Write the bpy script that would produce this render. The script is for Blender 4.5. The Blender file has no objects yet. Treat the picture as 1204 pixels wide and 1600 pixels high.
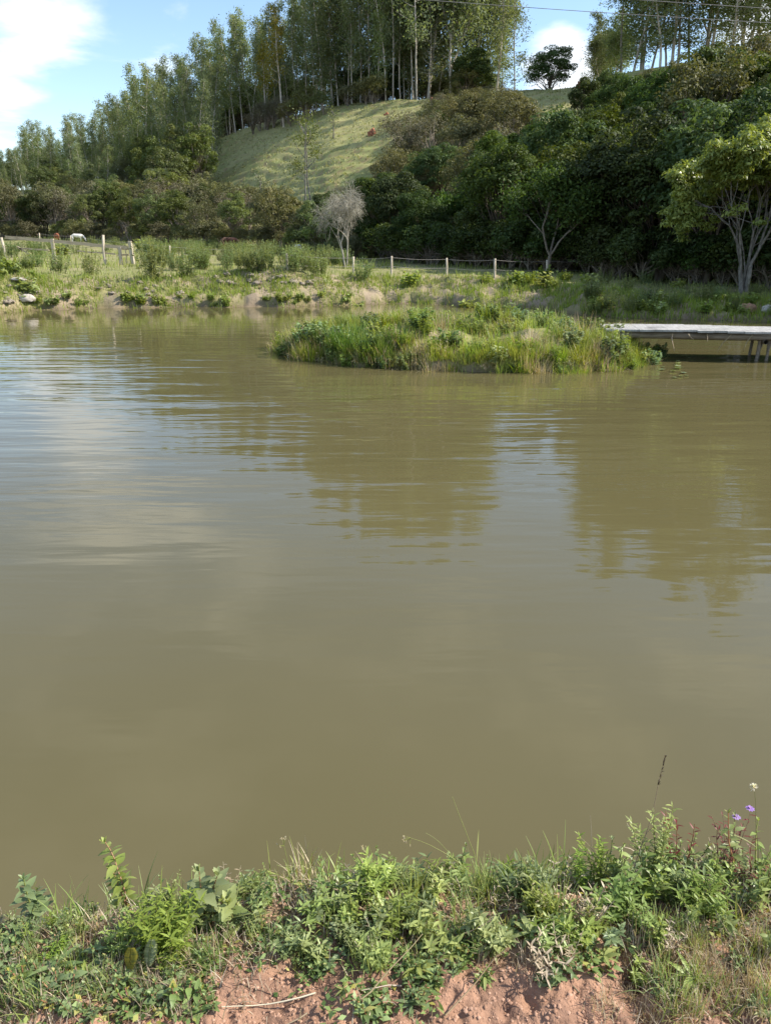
import bpy, math, random
import numpy as np

# ------------------------------------------------------------------ camera, world, sun, exposure
FPX, CX, CY = 1209.0, 602.0, 800.0          # focal length and centre in photo pixels
PITCH = math.atan((800 - 382) / FPX)
SP, CP = math.sin(PITCH), math.cos(PITCH)
CAMZ = 2.3
SUN_AZ, SUN_EL = math.radians(88), math.radians(40)   # azimuth to the right of +Y

scene = bpy.context.scene
cam_data = bpy.data.cameras.new("camera")
cam = bpy.data.objects.new("camera", cam_data)
scene.collection.objects.link(cam)
cam.location = (0, 0, CAMZ)
cam.rotation_euler = (math.radians(90) - PITCH, 0, 0)
cam_data.sensor_fit = 'VERTICAL'
cam_data.sensor_height = 24
cam_data.lens = FPX / 1600 * 24
cam_data.clip_start, cam_data.clip_end = 0.05, 5000
scene.camera = cam

def build_world():
    w = bpy.data.worlds.new("World"); scene.world = w; w.use_nodes = True
    nt = w.node_tree; N, L = nt.nodes, nt.links; N.clear()
    out = N.new('ShaderNodeOutputWorld')
    sky = N.new('ShaderNodeTexSky'); sky.sky_type = 'NISHITA'; sky.sun_disc = False
    sky.sun_elevation = SUN_EL; sky.sun_rotation = SUN_AZ
    sky.air_density = 1.0; sky.dust_density = 0.3; sky.ozone_density = 2.0
    bg = N.new('ShaderNodeBackground'); bg.inputs[1].default_value = 0.135
    L.new(sky.outputs[0], bg.inputs[0])
    cl = N.new('ShaderNodeBackground'); cl.inputs[0].default_value = (0.93, 0.965, 1.0, 1); cl.inputs[1].default_value = .78
    tc = N.new('ShaderNodeTexCoord')
    sep = N.new('ShaderNodeSeparateXYZ'); L.new(tc.outputs['Generated'], sep.inputs[0])
    def math_(op, a, b=None, c=None):
        m = N.new('ShaderNodeMath'); m.operation = op
        for i, v in enumerate((a, b, c)):
            if v is None: continue
            if isinstance(v, (int, float)): m.inputs[i].default_value = v
            else: L.new(v, m.inputs[i])
        return m.outputs[0]
    zz = math_('ADD', math_('MAXIMUM', sep.outputs[2], 0.0), 0.13)
    comb = N.new('ShaderNodeCombineXYZ')
    L.new(math_('DIVIDE', sep.outputs[0], zz), comb.inputs[0])
    L.new(math_('DIVIDE', sep.outputs[1], zz), comb.inputs[1])
    no = N.new('ShaderNodeTexNoise'); no.inputs['Scale'].default_value = 1.7; no.inputs['Detail'].default_value = 9
    no.inputs['Roughness'].default_value = 0.56; no.inputs['Distortion'].default_value = 0.25
    mp = N.new('ShaderNodeMapping'); mp.inputs['Location'].default_value = (3.2, 1.4, 0); L.new(comb.outputs[0], mp.inputs[0]); L.new(mp.outputs[0], no.inputs['Vector'])
    # cloud banks at given places of the sky: (direction, sharpness, weight)
    acc = math_('MULTIPLY_ADD', no.outputs[0], 1.5, -.27)
    for px, py, k, wgt in CLOUDS:
        d = pix_dir(px, py); d = d / np.linalg.norm(d)
        dp = N.new('ShaderNodeVectorMath'); dp.operation = 'DOT_PRODUCT'; dp.inputs[1].default_value = tuple(d)
        nv = N.new('ShaderNodeVectorMath'); nv.operation = 'NORMALIZE'; L.new(tc.outputs['Generated'], nv.inputs[0]); L.new(nv.outputs[0], dp.inputs[0])
        e = math_('EXPONENT', math_('MULTIPLY', math_('SUBTRACT', dp.outputs['Value'], 1.0), k))
        acc = math_('MULTIPLY_ADD', e, wgt, acc)
    hi = N.new('ShaderNodeMapRange'); hi.interpolation_type = 'SMOOTHSTEP'; L.new(sep.outputs[2], hi.inputs['Value'])
    hi.inputs['From Min'].default_value = .27; hi.inputs['From Max'].default_value = .5; hi.inputs['To Max'].default_value = .2
    acc = math_('ADD', acc, hi.outputs[0])
    ss = N.new('ShaderNodeMapRange'); ss.interpolation_type = 'SMOOTHSTEP'
    ss.inputs['From Min'].default_value = 0.60; ss.inputs['From Max'].default_value = 0.98
    L.new(acc, ss.inputs['Value'])
    mix = N.new('ShaderNodeMixShader'); L.new(math_('MULTIPLY', ss.outputs[0], 0.92), mix.inputs[0]); L.new(bg.outputs[0], mix.inputs[1]); L.new(cl.outputs[0], mix.inputs[2])
    L.new(mix.outputs[0], out.inputs[0])

def pix_dir(px, py):
    u, v = (px - CX) / FPX, (CY - py) / FPX
    return np.array([u, CP + v * SP, -SP + v * CP])
CLOUDS = [(30, 30, 700, .26), (120, 10, 900, .14), (5, 160, 1800, .30), (-40, 225, 900, .2), (270, 75, 2200, .24), (275, -10, 1600, .22), (150, 150, 900, -.22), (875, 95, 900, .75), (1200, 60, 600, .4),
          (60, -140, 200, .25), (250, -500, 60, .12), (700, -150, 60, -.25), (600, 30, 80, -.2)]
build_world()

sun_d = bpy.data.lights.new("sun", 'SUN'); sun_d.energy = 4.6; sun_d.angle = math.radians(0.5); sun_d.color = (1.0, 0.94, 0.84)
sun = bpy.data.objects.new("sun", sun_d); scene.collection.objects.link(sun)
sun.rotation_euler = (math.radians(90) - SUN_EL, 0, math.pi - SUN_AZ)
sun.location = (60, 20, 60)

scene.view_settings.view_transform = 'Standard'; scene.view_settings.look = 'None'
scene.view_settings.gamma = 1; scene.view_settings.exposure = 0.86
scene.cycles.max_bounces = 6; scene.cycles.diffuse_bounces = 3; scene.cycles.glossy_bounces = 3
scene.cycles.transmission_bounces = 3; scene.cycles.transparent_max_bounces = 4
scene.cycles.caustics_reflective = False; scene.cycles.caustics_refractive = False

# ------------------------------------------------------------------ numeric helpers
rng = np.random.default_rng(7)
def smooth(t):
    t = np.clip(t, 0, 1); return t * t * (3 - 2 * t)
_perm = np.random.default_rng(3).permutation(512).astype(np.int64)
_grad = np.random.default_rng(4).uniform(0, 2 * np.pi, 512); _gx, _gy = np.cos(_grad), np.sin(_grad)
def pnoise(x, y):
    x = np.asarray(x, float); y = np.asarray(y, float)
    xi = np.floor(x).astype(np.int64); yi = np.floor(y).astype(np.int64); xf = x - xi; yf = y - yi
    u = xf * xf * xf * (xf * (xf * 6 - 15) + 10); v = yf * yf * yf * (yf * (yf * 6 - 15) + 10)
    def g(i, j, dx, dy):
        h = (_perm[(_perm[i & 511] + j) & 511]); return _gx[h] * dx + _gy[h] * dy
    a = g(xi, yi, xf, yf); b = g(xi + 1, yi, xf - 1, yf); c = g(xi, yi + 1, xf, yf - 1); d = g(xi + 1, yi + 1, xf - 1, yf - 1)
    return ((a + u * (b - a)) + v * ((c + u * (d - c)) - (a + u * (b - a)))) * 1.5
def fbm(x, y, o=4):
    r = 0; a = .5
    for i in range(o):
        r = r + a * pnoise(x * 2 ** i + 17.3 * i, y * 2 ** i - 9.1 * i); a *= .5
    return r
def unit(v):
    return v / np.maximum(np.linalg.norm(v, axis=-1, keepdims=True), 1e-9)

# ------------------------------------------------------------------ terrain
def slope_of(py):
    v = (CY - py) / FPX
    return (-SP + v * CP) / (CP + v * SP)
def s_of(px, py):
    v = (CY - py) / FPX
    return (px - CX) / FPX / (CP + v * SP)
SH_S = [-2.5, -1.5, -.9, -.6, -.483, -.435, -.322, -.13, 0, .2, .25, .30, .483, .8, 1.5, 2.5]
SH_D = [5, 9, 15, 23, 28, 29.6, 30.8, 31, 33, 30, 27.5, 25.8, 25.2, 22, 13, 5]
CREST = [(-500, 345, 240), (-300, 330, 230), (0, 300, 200), (130, 290, 180), (210, 262, 165), (330, 222, 150), (400, 192, 140), (520, 167, 125),
         (640, 158, 115), (850, 139, 100), (905, 137, 98), (1000, 112, 95), (1204, 70, 90), (1500, 40, 90), (2200, 30, 90)]
CR_S = [s_of(a, b) for a, b, c in CREST]; CR_D = [c for a, b, c in CREST]; CR_Z = [CAMZ + slope_of(b) * c for a, b, c in CREST]
FT_S = [-.6, -.45, -.2, -.07, .05, .2, .4, .8]; FT_D = [116, 110, 88, 66, 56, 47, 40, 38]
ISL_C = (1.6, 17.5); ISL_A, ISL_B, ISL_R = 4.0, 2.5, math.radians(-17)
def island_q(x, y):
    dx, dy = x - ISL_C[0], y - ISL_C[1]; c, s = math.cos(ISL_R), math.sin(ISL_R)
    a = (dx * c + dy * s) / ISL_A; b = (-dx * s + dy * c) / ISL_B
    return (np.abs(a) ** 2.3 + np.abs(b) ** 2.3) ** (1 / 2.3) + .07 * pnoise(x * .9, y * .9) + .04 * pnoise(x * 2.7 + 5, y * 2.7)
def shore_d(x, y):
    yy = np.maximum(y, .5); s = x / yy
    return y - np.interp(s, SH_S, SH_D) + .5 * pnoise(x * .33, y * .1) + .25 * pnoise(x * 1.1 + 3, y * .3)
def near_edge(x):
    return 1.60 + .07 * np.clip(x, -3, 3) + .06 * pnoise(x * 2.1, x * 0 + 4.5)
def H(x, y, fine=True):
    x = np.asarray(x, float); y = np.asarray(y, float)
    yy = np.maximum(y, .5); s = x / yy; d = shore_d(x, y)
    bankh = np.interp(s, [-.5, -.1, .15, .25, .33, .5], [.95, .95, .9, .75, .5, .45])
    Dc = np.interp(s, CR_S, CR_D); zc = np.interp(s, CR_S, CR_Z); Df = np.interp(s, FT_S, FT_D)
    fs = np.interp(s, [-.3, 0, .2, .45], [.026, .016, .012, .022])
    ye = np.minimum(y, Dc)
    zb = np.where(d > 0, bankh * (.35 * smooth(d / .35) + .65 * smooth(d / 2.6)), -.9 * smooth(-d / 1.6))
    zf = zb + fs * np.maximum(d - 2.4 - (y - ye), 0)
    zfc = bankh + fs * np.maximum(Dc - np.interp(s, SH_S, SH_D) - 2.4, 0)
    t = np.clip((y - Df) / (Dc - Df), 0, 1)
    zf = zf + (zc - zfc) * (.72 * t + .28 * smooth(t)) 
    over = np.maximum(y - Dc, 0)
    zf = zf + np.where(over > 0, np.interp(s, [-.25, -.1, 0], [.045, .02, .01]) * np.minimum(over, 45) - .08 * np.maximum(over - 45, 0), 0)
    zf = np.maximum(zf, np.where(over > 45, 8, -9))
    # humps of spoil on the far bank
    for bx, by, hx, hy, hh in BUMPS:
        zf = zf + hh * np.exp(-((x - bx) / hx) ** 2 - ((y - by) / hy) ** 2)
    zn = .62 - .97 * smooth((y - near_edge(x)) / .7)
    q = island_q(x, y)
    zi = np.interp(q, [0, .5, .82, .93, 1.0, 1.15, 1.6], [.62, .5, .33, .2, 0, -.45, -1.1])
    zi = zi + .22 * smooth((.95 - q) / .3) * (pnoise(x * .8 + 3, y * 1.1) + .5 * pnoise(x * 2.2, y * 2.2))
    z = np.maximum(np.maximum(zn, zf), zi)
    if fine:
        nb = np.where(y < 3.2, 1.0, 0.0)
        z = z + nb * (.018 * pnoise(x * 6, y * 6) + .013 * pnoise(x * 17, y * 17) + .007 * pnoise(x * 43, y * 43))
        for hx, hy, ra, dep in HOLES:
            z = z - nb * dep * np.exp(-(((x - hx) / ra) ** 2 + ((y - hy) / (ra * 1.5)) ** 2))
        bk = smooth((d + .3) / .5) * (1 - smooth((d - 3) / 3)) * (y > 8)
        z = z + bk * (.09 * pnoise(x * .8, y * .8) + .11 * pnoise(x * 2.3, y * 2.3) + .07 * pnoise(x * 5, y * 5) + .045 * pnoise(x * 11, y * 11))
        fd = smooth((d - 2) / 3) * (y > 8)
        z = z + fd * (.07 * pnoise(x * .5, y * .5) + .03 * pnoise(x * 1.7, y * 1.7))
        tt = smooth(t * 6) * (y > 40)
        z = z + tt * (.35 * pnoise(x * .09, y * .09) + .11 * np.sin(z * 6.5 + 3.5 * pnoise(x * .1, y * .1) + 1.5 * pnoise(x * .35, y * .35)))
    return z
BUMPS = []; HOLES = []
def at(px, py, D):
    d = pix_dir(px, py); t = D / d[1]
    return np.array([d[0] * t, D, CAMZ + d[2] * t])
_ts = np.concatenate([np.arange(.8, 4, .01), np.geomspace(4, 400, 1500)])
def G(px, py, maxd=400):
    """point of the terrain seen at a photo pixel"""
    d = pix_dir(px, py); P = d[None, :] * (_ts / d[1])[:, None]; z = P[:, 2] + CAMZ
    h = H(P[:, 0], P[:, 1], False)
    i = np.argmax(z < h)
    if z[i] >= h[i]: i = len(_ts) - 1
    return np.array([P[i, 0], P[i, 1], float(H(P[i, 0], P[i, 1]))])
def on(x, y): return np.array([x, y, float(H(x, y))])
def to_px(p):
    x, y, z = p[..., 0], p[..., 1], p[..., 2] - CAMZ
    f = y * CP - z * SP; u = y * SP + z * CP
    return CX + FPX * x / f, CY - FPX * u / f
# spoil humps
for px, py, D, hx, hy, hh in [(905, 470, 28.2, 1.3, .7, .34), (20, 450, 31, 1.6, 1.0, .45), (395, 437, 33.5, 2.6, .8, .32), (420, 440, 34, 1.2, .6, .25), (700, 455, 34.2, 3.5, .8, .12)]:
    p = at(px, py, D); BUMPS.append((p[0], D, hx, hy, hh))
for px, py, ra, dep in [(988, 1515, .03, .06), (830, 1560, .03, .035), (790, 1572, .02, .03), (1010, 1590, .035, .03), (910, 1585, .05, .02), (430, 1560, .04, .02), (1060, 1525, .03, .03)]:
    p = G(px, py); HOLES.append((p[0], p[1], ra, dep))

# ------------------------------------------------------------------ object helpers
COL = scene.collection
class MB:
    def __init__(s): s.V = []; s.F = []; s.T = []; s.n = 0
    def add(s, V, F, tint=.5):
        V = np.asarray(V, float); F = np.asarray(F, np.int64)
        s.V.append(V); s.F.append(F + s.n); s.T.append(np.broadcast_to(np.asarray(tint, float), (len(V),)))
        s.n += len(V)
    def mesh(s, name, mat, shade=True):
        V = np.concatenate(s.V); F = np.concatenate(s.F); T = np.concatenate(s.T)
        m = bpy.data.meshes.new(name)
        m.vertices.add(len(V)); m.vertices.foreach_set('co', V.astype(np.float32).ravel())
        m.loops.add(F.size); m.loops.foreach_set('vertex_index', F.astype(np.int32).ravel())
        m.polygons.add(len(F)); m.polygons.foreach_set('loop_start', (np.arange(len(F)) * F.shape[1]).astype(np.int32))
        m.polygons.foreach_set('use_smooth', np.full(len(F), bool(shade)))
        a = m.attributes.new('tint', 'FLOAT', 'POINT'); a.data.foreach_set('value', T.astype(np.float32))
        m.update(calc_edges=True); m.validate(); m.materials.append(mat)
        return m
    def build(s, name, mat, parent=None, shade=True):
        o = bpy.data.objects.new(name, s.mesh(name, mat, shade)); COL.objects.link(o)
        if parent is not None: o.parent = parent
        return o
def tag(o, label=None, cat=None, group=None, kind=None):
    if label: o['label'] = label
    if cat: o['category'] = cat
    if group: o['group'] = group
    if kind: o['kind'] = kind
    return o
def empty(name, loc=(0, 0, 0), rz=0.0, sc=1.0):
    o = bpy.data.objects.new(name, None); COL.objects.link(o); o.location = tuple(float(v) for v in loc); o.rotation_euler = (0, 0, rz)
    o.scale = (sc,) * 3 if np.isscalar(sc) else sc
    o.empty_display_size = .2
    return o
def make_thing(name, parts, loc, rz, sc, label, cat, group=None, tilt=(0, 0)):
    """a thing: an Empty with one child per part; parts = [(part name, mesh data)]"""
    r = empty(name, loc, rz, sc); tag(r, label, cat, group); r.rotation_euler = (tilt[0], tilt[1], rz)
    for nm, me in parts:
        o = bpy.data.objects.new(nm, me); COL.objects.link(o); o.parent = r
    return r

# ------------------------------------------------------------------ materials
class NT:
    def __init__(s, name):
        s.m = bpy.data.materials.new(name); s.m.use_nodes = True; s.t = s.m.node_tree; s.t.nodes.clear()
        s.out = s.t.nodes.new('ShaderNodeOutputMaterial')
    def n(s, typ, **kw):
        nd = s.t.nodes.new('ShaderNode' + typ)
        for k, v in kw.items():
            if k.startswith('_'): setattr(nd, k[1:], v)
        return nd
    def set(s, nd, name, v):
        if isinstance(v, bpy.types.NodeSocket): s.t.links.new(v, nd.inputs[name])
        else: nd.inputs[name].default_value = v
    def attr(s, nm): a = s.n('Attribute'); a.attribute_name = nm; return a
    def mixc(s, f, a, b, mode='MIX'):
        m = s.n('Mix', _data_type='RGBA', _blend_type=mode)
        for k, v in ((0, f), (6, a), (7, b)):
            if isinstance(v, bpy.types.NodeSocket): s.t.links.new(v, m.inputs[k])
            else: m.inputs[k].default_value = v if k == 0 else (*v[:3], 1)
        return m.outputs[2]
    def noise(s, scale, detail=4, rough=.55, vec=None, dist=0):
        t = s.n('TexNoise'); t.inputs['Scale'].default_value = scale; t.inputs['Detail'].default_value = detail; t.inputs['Roughness'].default_value = rough
        t.inputs['Distortion'].default_value = dist
        if vec is not None: s.t.links.new(vec, t.inputs['Vector'])
        return t.outputs[0]
    def ramp(s, v, a, b, lo=0., hi=1.):
        r = s.n('MapRange'); s.t.links.new(v, r.inputs[0]); r.inputs[1].default_value = a; r.inputs[2].default_value = b; r.inputs[3].default_value = lo; r.inputs[4].default_value = hi
        return r.outputs[0]
    def math(s, op, a, b=0.):
        m = s.n('Math', _operation=op); s.set(m, 0, a); s.set(m, 1, b); return m.outputs[0]
    def objvec(s): return s.n('TexCoord').outputs['Object']
    def pos(s): return s.n('NewGeometry').outputs['Position']
    def bump(s, h, st, dist, normal=None):
        b = s.n('Bump'); b.inputs['Strength'].default_value = st; b.inputs['Distance'].default_value = dist; s.t.links.new(h, b.inputs['Height'])
        if normal is not None: s.t.links.new(normal, b.inputs['Normal'])
        return b.outputs[0]
    def principled(s, col, rough=.6, spec=.3, normal=None):
        p = s.n('BsdfPrincipled'); s.set(p, 'Base Color', col if isinstance(col, bpy.types.NodeSocket) else (*col[:3], 1)); s.set(p, 'Roughness', rough); s.set(p, 'Specular IOR Level', spec)
        if normal is not None: s.t.links.new(normal, p.inputs['Normal'])
        return p
    def done(s, sh): s.t.links.new(sh, s.out.inputs[0]); return s.m

def leaf_mat(name, c1, c2, trans=.35, rough=.5, spec=.3, var=.25, hue=.02, c3=None):
    k = NT(name); t = k.attr('tint').outputs['Fac']
    col = k.mixc(k.ramp(t, 0, 1 if c3 is None else .8), c1, c2)
    if c3 is not None: col = k.mixc(k.ramp(t, .86, .97), col, c3)
    oi = k.n('ObjectInfo').outputs['Random']
    h = k.n('HueSaturation'); k.set(h, 'Color', col); k.set(h, 'Hue', k.ramp(oi, 0, 1, .5 - hue, .5 + hue))
    k.set(h, 'Value', k.ramp(k.math('FRACT', k.math('MULTIPLY', oi, 7.31)), 0, 1, 1 - var, 1 + var)); k.set(h, 'Saturation', k.ramp(k.math('FRACT', k.math('MULTIPLY', oi, 13.7)), 0, 1, .85, 1.1))
    p = k.principled(h.outputs[0], rough, spec)
    tr = k.n('BsdfTranslucent'); yl = k.mixc(1.0, h.outputs[0], (1.25, 1.2, .55), 'MULTIPLY'); k.set(tr, 'Color', yl)
    mx = k.n('MixShader'); k.set(mx, 0, trans); k.t.links.new(p.outputs[0], mx.inputs[1]); k.t.links.new(tr.outputs[0], mx.inputs[2])
    return k.done(mx.outputs[0])
def bark_mat(name, c1, c2, scale=6, stretch=.25, bump=.4):
    k = NT(name); mp = k.n('Mapping'); k.set(mp, 'Vector', k.objvec()); mp.inputs['Scale'].default_value = (1, 1, stretch)
    n1 = k.noise(scale, 6, .65, mp.outputs[0]); n2 = k.noise(scale * 4.3, 4, .6, mp.outputs[0])
    col = k.mixc(k.ramp(n1, .38, .62), c1, c2); col = k.mixc(k.ramp(n2, .55, .75, 0, .6), col, tuple(x * .45 for x in c1))
    oi = k.n('ObjectInfo').outputs['Random']; h = k.n('HueSaturation'); k.set(h, 'Color', col); k.set(h, 'Value', k.ramp(oi, 0, 1, .8, 1.2))
    return k.done(k.principled(h.outputs[0], .85, .15, k.bump(n2, bump, .02)).outputs[0])
def wood_mat(name, c1, c2, axis=0, scale=3):
    k = NT(name); mp = k.n('Mapping'); k.set(mp, 'Vector', k.objvec()); sc = [12, 12, 12]; sc[axis] = 1.0; mp.inputs['Scale'].default_value = sc
    n1 = k.noise(scale, 6, .7, mp.outputs[0]); n2 = k.noise(1.4, 5, .6, k.objvec())
    col = k.mixc(k.ramp(n1, .35, .65), c1, c2); col = k.mixc(k.ramp(n2, .52, .72, 0, .75), col, tuple(x * .5 for x in c1))
    return k.done(k.principled(col, .8, .2, k.bump(n1, .5, .01)).outputs[0])
M = {}
M['euc'] = leaf_mat('eucalyptus_leaf', (.115, .155, .065), (.235, .275, .130), .42, .55, .25, .25, .012)
M['euc_left'] = leaf_mat('eucalyptus_leaf_cool', (.125, .165, .072), (.25, .29, .14), .45, .55, .25, .22, .012)
M['euc_bark'] = bark_mat('eucalyptus_bark', (.32, .28, .22), (.54, .49, .42), 3, .15, .2)
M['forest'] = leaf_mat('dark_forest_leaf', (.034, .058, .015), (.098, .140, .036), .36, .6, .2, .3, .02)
M['forest_mid'] = leaf_mat('mid_forest_leaf', (.045, .075, .014), (.13, .165, .03), .38, .6, .22, .25, .02)  # own mid-green leaf colour of the fresher forest tree kind
M['scrub'] = leaf_mat('olive_scrub_leaf', (.10, .105, .040), (.20, .19, .085), .3, .55, .25, .25, .02)
M['scrub_grey'] = leaf_mat('grey_scrub_leaf', (.12, .115, .075), (.22, .20, .135), .25, .6, .2, .2, .02)
M['bushy'] = leaf_mat('bushy_leaf', (.08, .11, .03), (.18, .21, .06), .35, .5, .3, .25, .02)
M['yellow'] = leaf_mat('yellowing_leaf', (.14, .14, .02), (.34, .28, .03), .35, .5, .3, .1, .01)
M['hero'] = leaf_mat('yellow_green_leaf', (.12, .17, .024), (.33, .37, .07), .4, .4, .4, .1, .01)
M['bark'] = bark_mat('grey_bark', (.16, .13, .10), (.30, .26, .21), 8, .3)
M['bark_dark'] = bark_mat('dark_bark', (.07, .055, .04), (.14, .115, .09), 8, .3)
M['bark_pale'] = bark_mat('lichened_bark', (.11, .098, .082), (.27, .25, .22), 9, .6)
M['dead'] = bark_mat('bleached_bark', (.30, .27, .22), (.50, .46, .39), 8, .3)
M['palm'] = leaf_mat('palm_leaf', (.05, .075, .02), (.12, .15, .05), .3, .4, .4)
M['weed'] = leaf_mat('field_weed_leaf', (.10, .145, .05), (.23, .29, .11), .35, .5, .3, .25, .03)
M['weed_yellow'] = leaf_mat('bright_weed_leaf', (.12, .18, .02), (.30, .36, .06), .4, .5, .3, .15, .02)
M['grass'] = leaf_mat('short_grass', (.17, .22, .05), (.33, .37, .11), .35, .6, .2, .0, .0, (.42, .36, .19))
M['straw'] = leaf_mat('pasture_grass', (.21, .23, .08), (.40, .39, .17), .3, .6, .2, .0, .0)
M['reed'] = leaf_mat('island_grass', (.16, .22, .03), (.38, .45, .09), .4, .42, .35, .25, .025, (.42, .33, .18))
M['reed_dark'] = leaf_mat('dark_sedge', (.06, .12, .02), (.16, .26, .05), .4, .45, .3, .15, .02)
M['herb'] = leaf_mat('herb_leaf', (.15, .21, .045), (.40, .46, .15), .35, .4, .35, .15, .02)
M['herb_blue'] = leaf_mat('bluish_herb_leaf', (.11, .155, .05), (.29, .34, .14), .3, .38, .4, .15, .02)
M['herb_fine'] = leaf_mat('fine_herb_leaf', (.14, .21, .03), (.31, .39, .085), .4, .42, .3, .1, .02)
M['herb_red'] = leaf_mat('reddish_herb_leaf', (.10, .02, .02), (.26, .09, .07), .3, .45, .3, .1, .01)
M['drygrass'] = leaf_mat('dry_grass', (.30, .22, .13), (.60, .50, .36), .3, .6, .2, .1, .01)
M['cover'] = leaf_mat('creeping_leaf', (.08, .13, .04), (.24, .32, .12), .3, .45, .35, .0, .0, (.40, .36, .10))
M['stem_green'] = leaf_mat('green_stem', (.16, .18, .05), (.30, .32, .10), .1, .5, .3)
M['stem_red'] = leaf_mat('reddish_stem', (.20, .07, .04), (.38, .20, .12), .1, .5, .3)
M['stem_dry'] = leaf_mat('dry_stem', (.28, .21, .13), (.50, .42, .30), .1, .6, .2)
M['twig_grey'] = leaf_mat('grey_twig', (.22, .20, .16), (.42, .39, .33), .05, .7, .1)
M['seed'] = leaf_mat('dark_seed', (.06, .045, .03), (.14, .11, .08), .1, .6, .2)
M['fluff'] = leaf_mat('white_fluff', (.7, .66, .6), (.9, .88, .85), .4, .8, .1, .02, .0)
M['petal'] = leaf_mat('violet_petal', (.36, .22, .60), (.60, .42, .82), .4, .5, .2, .02, .0)
M['rail'] = wood_mat('weathered_rail', (.36, .28, .19), (.60, .50, .36), 0)
M['post'] = wood_mat('weathered_post', (.34, .28, .21), (.58, .51, .40), 2)
M['deck'] = wood_mat('bleached_plank', (.24, .23, .215), (.48, .465, .435), 1)
M['beam'] = wood_mat('dark_beam', (.14, .11, .08), (.28, .23, .18), 0)

# ------------------------------------------------------------------ ground sheet
def build_ground():
    az = np.concatenate([np.linspace(-180, -40, 60, endpoint=False), np.linspace(-40, -31, 20, endpoint=False), np.linspace(-31, 31, 330, endpoint=False), np.linspace(31, 40, 20, endpoint=False), np.linspace(40, 180, 60, endpoint=False)])
    r = np.concatenate([np.linspace(.25, .9, 14, endpoint=False), np.linspace(.9, 2.6, 240, endpoint=False), np.geomspace(2.6, 13.5, 60, endpoint=False), np.geomspace(13.5, 24, 70, endpoint=False),
                        np.geomspace(24, 42, 130, endpoint=False), np.geomspace(42, 180, 230, endpoint=False), np.geomspace(180, 1500, 50)])
    A, R = np.meshgrid(np.radians(az), r); X = R * np.sin(A); Y = R * np.cos(A); Z = H(X, Y)
    na, nr = len(az), len(r); idx = np.arange(na * nr).reshape(nr, na); nx = np.roll(idx, -1, 1)
    F = np.stack([idx[:-1], nx[:-1], nx[1:], idx[1:]], -1).reshape(-1, 4)[:, ::-1]
    b = MB(); b.add(np.stack([X, Y, Z], -1).reshape(-1, 3), F)
    c0 = on(0, 0); 
    # ground colours by place (soil, grass, straw): albedo only
    x, y, z = X.ravel(), Y.ravel(), Z.ravel(); d = shore_d(x, y); s = x / np.maximum(y, .5)
    Df = np.interp(s, FT_S, FT_D); t = (y - Df)
    col = np.zeros((len(x), 3))
    clay = np.array([.42, .245, .165]); clay2 = np.array([.28, .165, .115]); grassc = np.array([.25, .25, .10]); dry = np.array([.40, .33, .21]); mud = np.array([.16, .12, .075]); dirt = np.array([.36, .285, .20]); straw = np.array([.36, .345, .15])
    n1 = fbm(x * .35, y * .35); n2 = fbm(x * 1.3 + 9, y * 1.3); n3 = fbm(x * 9, y * 9); n4 = fbm(x * .09, y * .09)
    lerp = lambda a, b_, f: a + (b_ - a) * np.clip(f, 0, 1)[:, None]
    near = lerp(clay[None], clay2[None], smooth((n3 + .15) * 2)); near = lerp(near, np.array([.30, .21, .13])[None], smooth((y - near_edge(x) + .25) / .2) * .9)
    near = lerp(near, mud[None], smooth((.12 - z) / .12))
    field = lerp(grassc[None] + 0 * near, dry[None], smooth((n2 + n1) * 1.6 + .25) * .5)
    bank = lerp(dirt[None] + 0 * near, np.array([.27, .25, .11])[None], smooth(n2 * 2.4 + n1 * 1.5 + .55))
    bank = lerp(bank, mud[None], smooth((.22 - z) / .25) * .8)
    far = lerp(bank, field, smooth((d - 2.6 + n2 * 2) / 1.2))
    hill = lerp(straw[None] + 0 * near, np.array([.28, .30, .11])[None], smooth(n1 * 1.4 + n4 * 1.5 + .4))
    hill = lerp(hill, dirt[None] * np.array([.95, .8, .65]), smooth((n2 + n4 * .6 - .18) * 4) * .55)
    hill = lerp(hill, np.array([.25, .19, .11])[None], smooth((np.sin(z * 6.5 + 3.5 * pnoise(x * .1, y * .1) + 1.5 * pnoise(x * .35, y * .35) + 1.2) - .2 + 2.2 * n2 + n1) * 1.2) * .38)
    far = lerp(far, hill, smooth(t / 6 + .5))
    isl = lerp(np.array([.27, .26, .09])[None] + 0 * near, dirt[None], smooth(n2 * 3))
    isl = lerp(isl, mud[None], smooth((.1 - z) / .12))
    col = np.where((y < 6)[:, None], near, np.where((y < 23)[:, None] & (island_q(x, y) < 1.6)[:, None], isl, far))
    m = b.mesh('ground', M['ground'], True)
    ca = m.color_attributes.new('soil', 'FLOAT_COLOR', 'POINT'); ca.data.foreach_set('color', np.concatenate([np.clip(col, 0, 1), np.ones((len(x), 1))], 1).astype(np.float32).ravel())
    o = bpy.data.objects.new('ground', m); COL.objects.link(o)
    return tag(o, 'bare reddish bank, grassy field and pasture hill around the pond', 'ground', kind='structure')
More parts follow.
